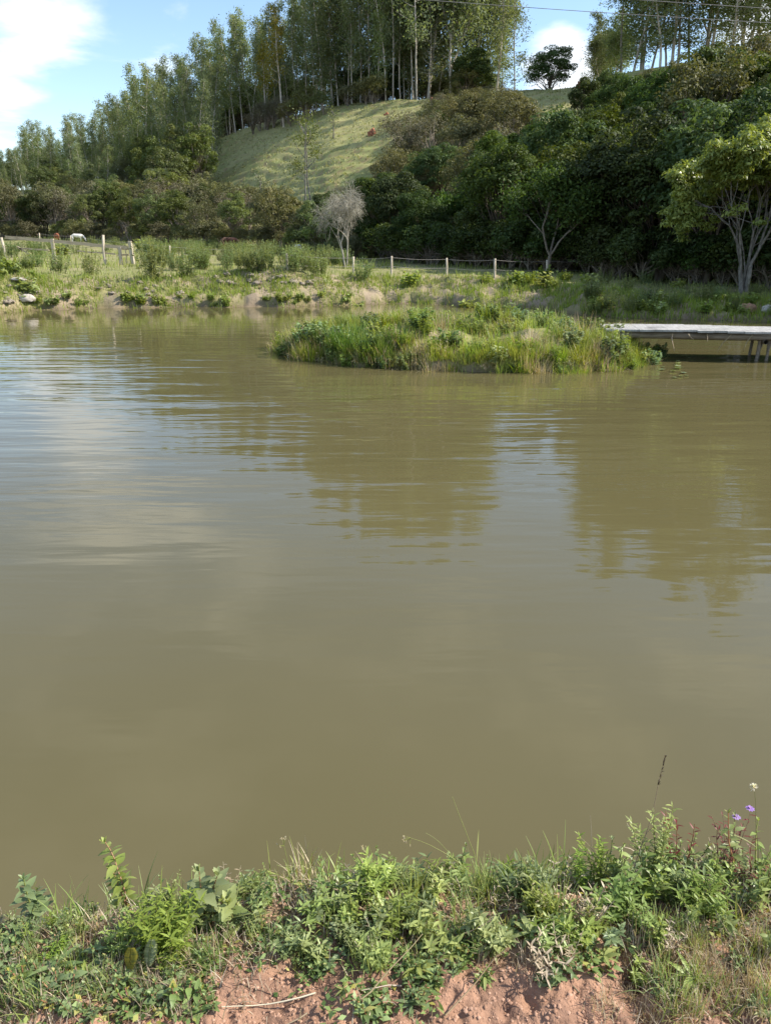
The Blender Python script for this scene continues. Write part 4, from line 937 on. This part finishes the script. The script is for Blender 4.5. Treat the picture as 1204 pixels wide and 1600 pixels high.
def scatter_stuff(name, mat, pts, L, W, label, lean=.5, seg=2, seed=1, tint=None):
    r = np.random.default_rng(seed); b = MB(); n = len(pts); blades(b, pts, L * r.uniform(.5, 1.3, n), W * r.uniform(.7, 1.3, n), r, lean, tint if tint is not None else np.clip(r.normal(.5, .25, n), 0, 1), seg)
    return tag(b.build(name, M[mat]), label, 'grass', kind='stuff')
def field_points(n, px0, px1, py0, py1, seed, tuft=.12):
    r = np.random.default_rng(seed); m = n // 6; out = []
    px = r.uniform(px0, px1, m); py = r.uniform(py0, py1, m)
    for a, c in zip(px, py):
        g = G(a, c); q = g[None, :2] + r.normal(0, tuft, (6, 2)); out.append(q)
    q = np.concatenate(out); return np.column_stack([q, H(q[:, 0], q[:, 1]) - .02])
pts = field_points(21000, -40, 1240, 418, 470, 3, .2); pts = pts[shore_d(pts[:, 0], pts[:, 1]) > 1.0]
scatter_stuff('field_grass', 'grass', pts, .17, .03, 'short sunny grass of the field behind the far bank')
pts = field_points(7000, -40, 1240, 392, 420, 4, .3); scatter_stuff('far_field_grass', 'grass', pts, .28, .05, 'rough grass further back in the field')
rr_ = np.random.default_rng(8); s_ = rr_.uniform(-.5, .5, 26000); xs_ = s_ * 31; ys_ = np.interp(s_, SH_S, SH_D) + rr_.uniform(-.5, 2.6, len(s_)); xs_ = s_ * ys_
keep = fbm(xs_ * .7, ys_ * .7) + rr_.normal(0, .12, len(s_)) > -.10 - .5 * (s_ > .2); zz_ = H(xs_, ys_); keep &= (zz_ > -.03) & (shore_d(xs_, ys_) > -.4)
scatter_stuff('bank_grass', 'reed', np.column_stack([xs_, ys_, zz_ - .02])[keep], .26, .02, 'patchy green and dry grass on the slope of the far bank', .6, seed=9)
rr_ = np.random.default_rng(12); s_ = rr_.uniform(-.42, .28, 60000); d_ = rr_.uniform(60, 150, 60000); xs_ = s_ * d_; Dc_ = np.interp(s_, CR_S, CR_D); Df_ = np.interp(s_, FT_S, FT_D); keep = (d_ > Df_) & (d_ < Dc_ + 6) & (pnoise(xs_ * .25, d_ * .5) + rr_.normal(0, .3, len(s_)) > -.05)
zz_ = H(xs_, d_); scatter_stuff('pasture_grass', 'straw', np.column_stack([xs_, d_, zz_ - .02])[keep], .22, .16, 'tussocky straw-green grass of the hillside pasture', .7, seed=13)

# ------------------------------------------------------------------ island plants
def grass_clump(seed, n=120, L=.75, W=.014, mat='reed', lean=.55, rad=.22):
    r = np.random.default_rng(seed); b = MB(); q = r.normal(0, rad, (n, 2)) * .7; a = np.arctan2(q[:, 1], q[:, 0]) + r.normal(0, .6, n)
    blades(b, np.column_stack([q, np.full(n, -.03)]), L * r.uniform(.45, 1.1, n), W * r.uniform(.7, 1.4, n), r, lean, np.clip(r.normal(.5, .27, n), 0, 1), 4, a, .75); return b.mesh('grass_clump', M[mat])
GCL = [grass_clump(400 + i, 130, .5 + .1 * (i % 3), .016, 'reed', .8) for i in range(4)]; GCD = [grass_clump(410 + i, 120, .95, .02, 'reed_dark', .75, .16) for i in range(2)]; GCY = [grass_clump(420 + i, 90, .5, .012, 'drygrass', .8, .2) for i in range(2)]
IW = [tall_weed(338, 18, .5, .3, .13, .06, 'weed', 24), tall_weed(339, 12, .45, .3, .1, .02, 'drygrass', 14)] + [tall_weed(330 + i, 14, .5, .28, .11, .035, 'weed_yellow', 20) for i in range(2)] + [tall_weed(335 + i, 12, .45, .28, .12, .05, 'herb', 18) for i in range(2)]
def single(me, name, p, sc, lab, cat, grp=None, rz=None):
    o = bpy.data.objects.new(name, me); COL.objects.link(o); o.location = tuple(p); o.rotation_euler = (R.gauss(0, .08), R.gauss(0, .08), R.uniform(0, 6.28) if rz is None else rz); o.scale = (sc,) * 3; return tag(o, lab, cat, grp)
n = 0
while n < 430:
    x, y = R.uniform(-3.2, 6.6), R.uniform(13.5, 21.5); q = float(island_q(np.array(x), np.array(y)))
    if q > 1.04 or (n > 300 and q < .78): continue
    p = on(x, y); u = R.random(); edge = q > .8
    if u < .36: single(GCL[R.randrange(4)], 'grass_clump', p, R.uniform(.4, .92) * (.8 if edge else 1), 'bright green grass clump on the island', 'grass clump', 'bright grass clumps on the island')
    elif u < .52: single(GCY[R.randrange(2)], 'dry_grass_clump', p, R.uniform(.6, 1.0), 'dry straw-coloured grass clump on the island', 'grass clump', 'dry grass clumps on the island')
    else: put_weed(IW[R.choice([0, 1, 2, 3, 4, 5, 0])], p, R.uniform(.45, 1.0), 'island_weed', 'small leafy weed growing through the island grass', 'weed', 'leafy weeds on the island')
    n += 1
for a_ in np.arange(0, 6.28, .052):
    for q_ in (R.uniform(.86, .95), R.uniform(.95, 1.03)):
        ca_, sa_ = math.cos(a_), math.sin(a_); e_ = 1 / (abs(ca_) ** 2.3 + abs(sa_) ** 2.3) ** (1 / 2.3) * q_; lx, ly = ca_ * e_ * ISL_A, sa_ * e_ * ISL_B; cr_, sr_ = math.cos(ISL_R), math.sin(ISL_R)
        p = on(ISL_C[0] + lx * cr_ - ly * sr_, ISL_C[1] + lx * sr_ + ly * cr_)
        if p[2] < -.12 or ly > 1.6: continue
        u = R.random()
        if u < .3: single(GCY[R.randrange(2)], 'dry_grass_clump', p, R.uniform(.5, .8), 'dry grass clump along the waterline of the island', 'grass clump', 'dry clumps at the island waterline')
        else: single(GCL[R.randrange(4)], 'grass_clump', p, R.uniform(.35, .7), 'short green grass clump along the waterline of the island', 'grass clump', 'green clumps at the island waterline')
for px, py, sc in [(525, 548, .7), (545, 555, .75), (570, 560, .7), (600, 560, .65), (505, 540, .55), (560, 540, .7), (620, 545, .6)]:
    single(GCD[R.randrange(2)], 'sedge_clump', G(px, py), sc, 'dark arching sedge clump at the left front of the island', 'sedge', 'dark sedge clumps at the island front')
for px, py in [(718, 490), (800, 492), (735, 486), (560, 490)]: put_weed(BROADW[R.randrange(2)], G(px, py), .8, 'leafy_weed', 'bright leafy weed standing up from the middle of the island', 'weed', 'taller leafy weeds on the island')
rr_ = np.random.default_rng(21); xs_ = rr_.uniform(-3.4, 6.8, 16000); ys_ = rr_.uniform(13, 22, 16000); keep = island_q(xs_, ys_) < 1.05
scatter_stuff('island_turf', 'reed', np.column_stack([xs_, ys_, H(xs_, ys_) - .02])[keep], .24, .014, 'short mixed turf covering the island', .7, seed=22)

for i in range(16):
    px, py = R.gauss(1052, 14), R.gauss(578, 9); b = MB(); rf = np.random.default_rng(800 + i)
    d_ = pix_dir(px, py); t_ = -CAMZ / d_[2]
    for k in range(5): put_leaf(b, leaf_geo(.07, .05, 4, .05, .1), np.array([0, 0, .012]), (math.cos(k * 1.3 + i), math.sin(k * 1.3 + i), .25), rf.random())
    single(b.mesh('floating_plant', M['herb_blue']), 'floating_plant', (d_[0] * t_, d_[1] * t_, 0), R.uniform(.6, 1.2), 'small pale floating plant on the water off the right tip of the island', 'water plant', 'floating plants off the island')

# ------------------------------------------------------------------ near bank plants
def herb_ovate(seed, h=.22, nodes=6, L=.06, W=.03, leafm='herb', stemm='stem_red', lean=.15, branches=1, serr=.08, tipred=False):
    r = np.random.default_rng(seed); sb, lb = MB(), MB()
    for bnum in range(branches):
        a = r.uniform(0, 6.28); hh = h * (1 if bnum == 0 else r.uniform(.55, .9)); P, d = wander(r, (r.normal(0, .006), r.normal(0, .006), -.02), (lean * math.cos(a), lean * math.sin(a), 1), hh + .02, 8, .07, .03)
        tube(sb, P, np.linspace(.0032, .0014, 9), 5, r.random(), cap=False)
        for k in range(nodes):
            f = .25 + .75 * (k + .5) / nodes; x = f * 8; i = min(int(x), 7); p = P[i] + (P[i + 1] - P[i]) * (x - i); az = k * 1.57 + r.normal(0, .25); sz = (1.0 - .5 * abs(f - .5)) * r.uniform(.75, 1.15) * (1 if f < .9 else .6)
            for s in (0, math.pi):
                g = leaf_geo(L * sz, W * sz * r.uniform(.85, 1.15), 8, r.uniform(.1, .45), .22, serr, .72); put_leaf(lb, g, p, (math.cos(az + s), math.sin(az + s), r.uniform(.05, .7)), np.clip(r.normal(.5, .22), 0, 1), roll=r.normal(0, .25))
        for k in range(4): put_leaf(lb, leaf_geo(L * .4, W * .4, 4, .1, .3), P[-1], (r.normal(0, .5), r.normal(0, .5), 1), r.uniform(.6, 1))
    return [('stem', sb.mesh('stem', M[stemm])), ('foliage', lb.mesh('foliage', M[leafm]))]
def herb_linear(seed, n=9, h=.14, L=.028, W=.006, per=26, leafm='herb_fine', spread=.5, stemm='stem_green'):
    r = np.random.default_rng(seed); sb, lb = MB(), MB(); gs = [leaf_geo(L * k, W * k, 3, .2, .25, 0, .8) for k in (.7, .9, 1.1)]
    for i in range(n):
        a = r.uniform(0, 6.28); l = spread * math.sqrt(r.random()); P, d = wander(r, (.01 * math.cos(a), .01 * math.sin(a), -.01), (l * math.cos(a), l * math.sin(a), 1), h * r.uniform(.55, 1.1), 5, .12, .05); tube(sb, P, np.linspace(.0018, .0008, 6), 3, r.random(), cap=False)
        for k in range(per):
            f = .12 + .88 * k / per; x = f * 5; j = min(int(x), 4); p = P[j] + (P[j + 1] - P[j]) * (x - j); az = k * 2.4 + r.normal(0, .3); put_leaf(lb, gs[r.integers(3)], p, (math.cos(az), math.sin(az), r.uniform(.2, 1.0)), np.clip(.35 + .4 * f + r.normal(0, .12), 0, 1))
    return [('stem', sb.mesh('stem', M[stemm])), ('foliage', lb.mesh('foliage', M[leafm]))]
def rosette(seed, n=11, L=.07, W=.016, leafm='herb', up=.6):
    r = np.random.default_rng(seed); lb = MB()
    for k in range(n):
        az = k * 2.4 + r.normal(0, .15); l = L * r.uniform(.6, 1.1); put_leaf(lb, leaf_geo(l, W * l / L * r.uniform(.8, 1.2), 6, r.uniform(.2, .6), .25, 0, .85), np.array([0, 0, .004 + .002 * k]), (math.cos(az), math.sin(az), up * r.uniform(.4, 1.4)), np.clip(r.normal(.5, .2), 0, 1), roll=r.normal(0, .2))
    return lb
def stalk(seed, h=.3, lean=.4, head=None, droop=.1):
    r = np.random.default_rng(seed); b = MB(); hb = MB(); a = r.uniform(0, 6.28); P, d = wander(r, (0, 0, -.02), (lean, r.normal(0, .1), 1), h, 10, .04, 0, droop); tube(b, P, np.linspace(.0014, .0006, 11), 4, r.random(), cap=False)
    for k in (2, 4): put_leaf(b, leaf_geo(h * .3, .004, 6, .5, .2), P[k], d + r.normal(0, .5, 3), .5)
    if head == 'spike':
        for k in range(60):
            f = 8 + 2 * r.random(); i = min(int(f), 9); p = P[i] + (P[i + 1] - P[i]) * (f - i); put_leaf(hb, leaf_geo(.009, .0035, 2, 0, .3), p, unit(P[i + 1] - P[i]) + r.normal(0, .35, 3), r.random())
    elif head == 'fluff':
        for k in range(90): v = unit(r.normal(size=3) * .7 + d); put_leaf(hb, leaf_geo(.013, .0025, 2, .1, .2), P[-1], v, r.random())
    elif head == 'umbel':
        for k in range(7): Q, _ = wander(r, P[-1], d + r.normal(0, .6, 3), .02, 2, .1); tube(b, Q, .0006, 3, .5, cap=False); [put_leaf(hb, leaf_geo(.005, .0025, 2, 0, .3), Q[-1], r.normal(size=3), r.random()) for _ in range(4)]
    return b, hb
def tuft(seed, n=40, L=.08, W=.003, mat='herb', lean=.6, rad=.02):
    r = np.random.default_rng(seed); b = MB(); q = r.normal(0, rad, (n, 2)); blades(b, np.column_stack([q, np.full(n, -.006)]), L * r.uniform(.4, 1.2, n), W * r.uniform(.7, 1.3, n), r, lean, np.clip(r.normal(.5, .28, n), 0, 1), 4); return b.mesh('grass_tuft', M[mat])

def nb(px, y=None, py=None):
    """point on the near bank: by ground pixel, or by column and depth for plants rooted past the lip"""
    if py is not None: return G(px, py)
    z = .5; 
    for _ in range(4):
        f = y * CP - (z - CAMZ) * SP; x = (px - CX) / FPX * f; z = float(H(x, y))
    return np.array([x, y, z])
def put_parts(parts, name, p, sc, lab, cat, grp=None, rz=None, tilt=(0, 0)):
    return make_thing(name, parts, p, R.uniform(0, 6.28) if rz is None else rz, sc, lab, cat, grp, tilt)

# single, recognisable plants
put_parts(herb_ovate(501, .25, 13, .045, .025, 'herb', 'stem_red', .05, 2, .03), 'leaning_herb', nb(205, 1.66), 1.0, 'leaning red-stemmed herb with paired round leaves, tallest at the left of the near bank', 'wild plant', rz=0, tilt=(0, -.28))
put_parts(herb_ovate(502, .04, 3, .03, .014, 'herb_red', 'stem_red', .2, 1), 'withered_shoot', nb(205, 1.66) + np.array([-.075, 0, .245]), 1.0, 'withered brownish shoot hanging at the top of the leaning red-stemmed herb', 'wild plant') if False else None
put_parts(herb_ovate(503, .18, 10, .045, .02, 'herb_blue', 'stem_green', .05, 2, .05), 'grey_green_herb', nb(52, 1.62), 1.05, 'upright grey-green herb at the far left of the near bank', 'wild plant')
put_parts(herb_ovate(504, .15, 6, .062, .034, 'herb_blue', 'stem_red', .1, 2, .1), 'toothed_herb', nb(322, 1.6), 1.0, 'herb with large pale toothed leaves on a reddish stem', 'wild plant')
put_parts(herb_ovate(505, .10, 3, .06, .036, 'herb', 'stem_green', .1, 2, .12), 'toothed_herb', nb(370, 1.55), 1.0, 'smaller toothed-leaf herb just right of the large pale one', 'wild plant')
put_parts(herb_linear(506, 26, .15, .03, .0065, 26, 'herb_fine', .75), 'feathery_bush', nb(258, py=1490), 1.05, 'bright yellow-green feathery bush beside the leaning herb', 'wild plant')
put_parts(herb_linear(507, 24, .12, .026, .006, 24, 'herb_fine', .8), 'feathery_bush', nb(1095, 1.6), 1.0, 'bright yellow-green feathery bush at the right under the violet flowers', 'wild plant')
put_parts(herb_linear(508, 16, .14, .03, .008, 22, 'herb', .5), 'feathery_bush', nb(585, 1.66), 1.0, 'fresh green narrow-leaved bush at the middle of the bank edge', 'wild plant')
put_parts(herb_linear(509, 7, .27, .026, .006, 46, 'herb', .2), 'spire_herb', nb(1015, 1.72), 1.0, 'tall green spire-like herb left of the violet flowers', 'wild plant')
put_parts(herb_linear(510, 4, .17, .022, .006, 36, 'herb_fine', .15), 'spire_herb', nb(912, 1.7), 1.0, 'small yellowish spire-like herb at the bank edge', 'wild plant')
put_parts(herb_linear(511, 4, .17, .02, .006, 30, 'herb_fine', .15), 'spire_herb', nb(935, 1.7), 1.0, 'yellowish spire herb with rusty base right of the small one', 'wild plant')
put_parts(herb_linear(512, 5, .25, .02, .005, 20, 'herb_red', .3, 'stem_red'), 'red_herb', nb(1050, 1.74), 1.0, 'purplish-red withered herb behind the green spire', 'wild plant')
put_parts(herb_linear(513, 6, .24, .02, .005, 16, 'herb_red', .35, 'stem_red'), 'red_herb', nb(1125, 1.76), 1.0, 'purplish-red thin-stemmed herb left of the violet flowers', 'wild plant')
put_parts(herb_linear(514, 6, .16, .02, .005, 20, 'herb_red', .4, 'stem_red'), 'red_herb', nb(1175, 1.7), 1.0, 'low purplish-red herb under the violet flowers', 'wild plant')
def flower_plant(seed):
    parts = herb_ovate(seed, .23, 6, .045, .018, 'herb_blue', 'stem_red', .1, 2); r = np.random.default_rng(seed); fb = MB()
    return parts, fb, r
for px, y, h, sd, lab in [(1150, 1.72, .245, 520, 'taller violet-flowered herb at the right end of the bank'), (1132, 1.74, .215, 524, 'shorter violet-flowered herb beside the taller one')]:
    r = np.random.default_rng(sd); parts = herb_ovate(sd, h, 6, .042, .016, 'herb_blue', 'stem_red', .02, 1); fb = MB()
    for k in range(9): az = k * .7 + r.normal(0, .1); put_leaf(fb, leaf_geo(.012, .008, 4, .3, .15, 0, 1.1), np.array([0, 0, h]), (math.cos(az), math.sin(az), .35), r.random())
    for k in range(9): put_leaf(fb, leaf_geo(.01, .004, 2, .1, .2), np.array([0, 0, h]), (r.normal(0, .5), r.normal(0, .5), 1), 1.0)
    put_parts(parts + [('flower', fb.mesh('flower', M['petal']))], 'flowering_herb', nb(px, y), 1.0, lab, 'wild flower')
for px, y, h, ln, head, hm, lab, rz in [(985, 1.72, .47, .06, 'spike', 'seed', 'tall grass stalk with a dark seed spike', 0), (1178, 1.72, .36, .05, 'fluff', 'fluff', 'thin stalk with a white fluffy seed head', 0), (745, 1.72, .24, .35, None, None, 'bent bare grass stalk leaning left in front of the water', 3.14), (770, 1.72, .30, .6, 'umbel', 'drygrass', 'long arching grass stalk with a tiny forked seed head', 3.14),
                                        (760, 1.74, .33, .25, None, None, 'tallest bare grass stalk in the middle of the bank', 3.1), (850, 1.72, .13, .7, None, None, 'short folded grass stalk at the bank edge', .3), (600, 1.7, .17, .25, None, None, 'curved bare stalk above the fresh green bush', 3.0), (612, 1.7, .15, .3, 'umbel', 'drygrass', 'thin stalk with pale tip right of the curved bare one', 2.9), (460, 1.66, .16, .12, 'umbel', 'drygrass', 'pair-topped stalk left of the fresh green bush', 2.2),
                                        (925, 1.74, .2, .2, None, None, 'fine brown stalk behind the yellowish spires', .5), (960, 1.7, .19, .5, None, 'drygrass', 'dry tan stalk leaning across the spires', 2.6), (20, 1.62, .17, .25, None, None, 'fine bare stalk at the far left of the bank', .2), (1195, 1.68, .2, .15, 'umbel', 'fluff', 'thin stalk with small pale buds at the right edge of the bank', .2)]:
    sb, hb = stalk(int(px), h, ln, head); parts = [('stem', sb.mesh('stem', M['stem_dry'] if head in (None, 'umbel') and px > 900 else M['stem_green'] if head != 'spike' else M['stem_dry']))]
    if hb.n: parts.append(('seed_head', hb.mesh('seed_head', M[hm])))
    put_parts(parts, 'grass_stalk', nb(px, y), 1.0, lab, 'grass stalk', rz=rz)
def fern(seed, L, mat):
    r = np.random.default_rng(seed); b = MB(); P, _ = wander(r, (0, 0, 0), (.15, -.1, 1), L, 14, .02, 0, .03); tube(b, P, np.linspace(.0016, .0006, 15), 4, .4, cap=False)
    for i in range(4, 15):
        for z in (0, .5):
            p = P[i] - (P[i] - P[i - 1]) * z
            for s in (-1, 1): put_leaf(b, leaf_geo(.014 * math.sin(math.pi * (i - 2.5) / 13.5) + .004, .0035, 3, .3, .1), p, (s, .05, -.1), r.random(), upv=(0, -1, .6))
    return b
o = fern(530, .13, None).build('fern_frond', M['yellow']); o.location = nb(203, py=1525); tag(o, 'yellowing fern frond standing before the feathery bush', 'fern')
o = fern(531, .11, None).build('fern_frond', M['herb_blue']); o.location = nb(232, py=1520); tag(o, 'dark blue-green fern frond right of the yellow one', 'fern')

# repeated kinds along the bank
HO = [herb_ovate(540 + i, .10 + .02 * i, 6, .036, .015, ('herb', 'herb_blue', 'herb', 'herb_blue', 'herb')[i], 'stem_green', .25, 3, .03) for i in range(5)]
HL = [herb_linear(550 + i, 11, .10 + .02 * i, .032, .009, 20, ('herb', 'herb_blue', 'herb_fine')[i], .7) for i in range(3)]
RO = [rosette(560 + i, 11, .075, .017, ('herb', 'herb_blue')[i % 2]).mesh('rosette', M[('herb', 'herb_blue')[i % 2]]) for i in range(4)]
CR = [herb_ovate(570 + i, .05, 4, .03, .016, 'cover', 'stem_red', .8, 6, .0) for i in range(3)]
TF = [tuft(580 + i, 46, .09, .0032, 'herb') for i in range(3)]; TD = [tuft(590 + i, 60, .075, .0026, 'drygrass', .9, .03) for i in range(3)]
def band(px): return 1.44 + .00008 * px      # inner edge of the dense growth (metres out from the viewer)
def vig(px): return float(np.interp(px, [0, 200, 450, 700, 950, 1204], [.5, .5, .72, .85, .88, .92]))
def nearby(y0, y1): 
    px = R.uniform(-30, 1235); y = R.uniform(y0, y1); return px, nb(px, y)
for i in range(130):
    px, p = nearby(1.46, 1.86); u = R.random(); k = 1.0 if px < 600 else 1.15
    put_parts(HO[R.randrange(5)], 'leafy_herb', p, R.uniform(.6, 1.15) * vig(px), 'leafy green herb in the dense growth along the near bank edge', 'wild plant', 'leafy herbs along the near bank', tilt=(R.gauss(-.1, .2), R.gauss(0, .2)))
for i in range(95):
    px, p = nearby(1.44, 1.88)
    put_parts(HL[R.randrange(3)], 'narrow_leaved_herb', p, R.uniform(.6, 1.1) * vig(px), 'bushy narrow-leaved herb in the dense growth along the near bank edge', 'wild plant', 'narrow-leaved herbs along the near bank', tilt=(R.gauss(-.1, .2), R.gauss(0, .2)))
HD = [herb_linear(555 + i, 9, .13, .022, .005, 10, 'drygrass', .8, 'stem_dry') for i in range(2)]
for i in range(42):
    px, p = nearby(1.42, 1.9)
    put_parts(HD[R.randrange(2)], 'dead_herb', p, R.uniform(.6, 1.2) * vig(px), 'dry brown dead herb among the green growth of the near bank', 'wild plant', 'dead herbs on the near bank', tilt=(R.gauss(-.1, .35), R.gauss(0, .35)))
for px, py in [(540, 1560), (640, 1575), (655, 1520), (935, 1450), (925, 1425), (700, 1500), (760, 1490), (860, 1500), (870, 1480), (900, 1470), (600, 1520), (480, 1490), (100, 1500), (40, 1480), (85, 1520), (1040, 1460), (1190, 1450), (760, 1530), (820, 1470), (350, 1440), (420, 1475), (130, 1530), (30, 1530), (950, 1500), (1085, 1530)]:
    single(RO[R.randrange(4)], 'leaf_rosette', nb(px + R.uniform(-8, 8), py=py), R.uniform(.4, .85), 'rosette of narrow green leaves on the open soil of the near bank', 'wild plant', 'leaf rosettes on the near bank')
for i in range(110):
    px = R.choice([R.uniform(0, 330), R.uniform(0, 330), R.uniform(420, 780), R.uniform(0, 1204), R.uniform(620, 950)]); py = R.uniform(1455, 1598)
    if (690 < px < 1010 and py > 1535) or (330 < px < 480 and py > 1525): continue
    put_parts(CR[R.randrange(3)], 'creeping_herb', nb(px, py=py), R.uniform(.5, 1.1), 'low creeping herb with small leaves on the soil of the near bank', 'wild plant', 'creeping herbs on the near bank', tilt=(R.gauss(0, .15), R.gauss(0, .15)))
for i in range(150):
    px = R.choice([R.uniform(0, 320), R.uniform(1000, 1204), R.uniform(300, 1000)]); py = R.uniform(1450, 1598)
    if 300 < px < 1000 and py > 1520 and R.random() < .85: continue
    single((TF if R.random() < .4 else TD)[R.randrange(3)], 'grass_tuft', nb(px, py=py), R.uniform(.4, 1.0), 'small mixed green and dry grass tuft on the near bank', 'grass tuft', 'grass tufts on the near bank')
for i in range(60):
    px, p = nearby(1.5, 1.9); single((TF + TD[:1])[R.randrange(4)], 'grass_tuft', p, R.uniform(.8, 1.6), 'longer grass tuft at the water side of the near bank', 'grass tuft', 'longer grass tufts at the near waterline')
# ground cover: small leaves, dry litter, crumbs
r = np.random.default_rng(77)
def near_pts(n, y0, y1): 
    x = r.uniform(-1.3, 1.4, n); y = r.uniform(y0, y1, n); return x, y
x, y = near_pts(9000, 1.0, 1.85); px_, py_ = to_px(np.column_stack([x, y, H(x, y)]))
dens = fbm(x * 3.1, y * 3.1) + .55 * smooth((y - 1.38) / .15) + .55 * (px_ < 330) + .15 * (px_ < 700) - .55 * ((px_ > 690) & (px_ < 1010) & (py_ > 1500)) - .5 * ((px_ > 320) & (px_ < 500) & (py_ > 1520)) - .22 * (px_ > 1000); keep = dens + r.normal(0, .1, len(x)) > .14
x, y = x[keep], y[keep]; n = len(x); b = MB(); cards(b, np.column_stack([x, y, H(x, y) + r.uniform(.002, .02, n)]), np.array([0, 0, 1.]) + r.normal(0, .45, (n, 3)), .019 * r.uniform(.5, 1.4, n), .011 * r.uniform(.6, 1.3, n), r, r.random(n), fold=.1)
tag(b.build('ground_cover', M['cover']), 'creeping carpet of tiny leaves on the near bank', 'ground cover', kind='stuff')
x, y = near_pts(16000, 1.0, 1.9); px_, py_ = to_px(np.column_stack([x, y, H(x, y)])); dens = fbm(x * 2.3 + 8, y * 2.3) + .17 * (px_ > 980) + .25 * (px_ < 300) + .25 * smooth((y - 1.4) / .1) - .3 * ((px_ > 690) & (px_ < 1000) & (py_ > 1520)); keep = dens + r.normal(0, .12, len(x)) > .16
x, y = x[keep], y[keep]; n = len(x); b = MB(); blades(b, np.column_stack([x, y, H(x, y) - .002]), .045 * r.uniform(.4, 1.4, n), .0028 * r.uniform(.6, 1.3, n), r, 1.0, r.random(n), 3)
tag(b.build('dry_grass', M['drygrass']), 'dry straw-coloured grass and litter on the near bank', 'grass', kind='stuff')
x, y = near_pts(16000, 1.0, 1.7); n = len(x); b = MB(); C = np.column_stack([x, y, H(x, y) + .001]); s3 = .0029 * r.uniform(.3, 1.6, n) ** 1.8
oc = np.array([[1, 0, 0], [0, 1, 0], [-1, 0, 0], [0, -1, 0], [0, 0, 1], [0, 0, -1]], float); V = C[:, None] + oc[None] * s3[:, None, None] * r.uniform(.6, 1.3, (n, 6, 1)); F = np.array([[0, 1, 4, 4], [1, 2, 4, 4], [2, 3, 4, 4], [3, 0, 4, 4]])
F3 = (np.arange(n)[:, None, None] * 6 + np.array([[0, 1, 4], [1, 2, 4], [2, 3, 4], [3, 0, 4]])[None]).reshape(-1, 3); b.add(V.reshape(-1, 3), F3, np.repeat(r.random(n), 6))
k = NT('soil_crumb'); t = k.attr('tint').outputs['Fac']; M['crumb'] = k.done(k.principled(k.mixc(t, (.30, .17, .11), (.48, .30, .21)), .95, .1).outputs[0])
tag(b.build('soil_crumbs', M['crumb']), 'loose reddish soil crumbs on the near bank', 'soil', kind='stuff')
for i in range(22):
    px, py = R.uniform(300, 1204), R.uniform(1450, 1595); q = MB(); P, _ = wander(np.random.default_rng(700 + i), (0, 0, .006), (R.gauss(0, 1), R.gauss(0, 1), .05), R.uniform(.06, .22), 6, .12); tube(q, P, np.linspace(.0022, .001, 7), 5, R.random()); o = q.build('twig', M['stem_dry']); o.location = nb(px, py=py); tag(o, 'dry twig lying on the soil of the near bank', 'twig', 'dry twigs on the near bank')
print('things', len([o for o in COL.objects if o.parent is None]), 'objects', len(COL.objects))
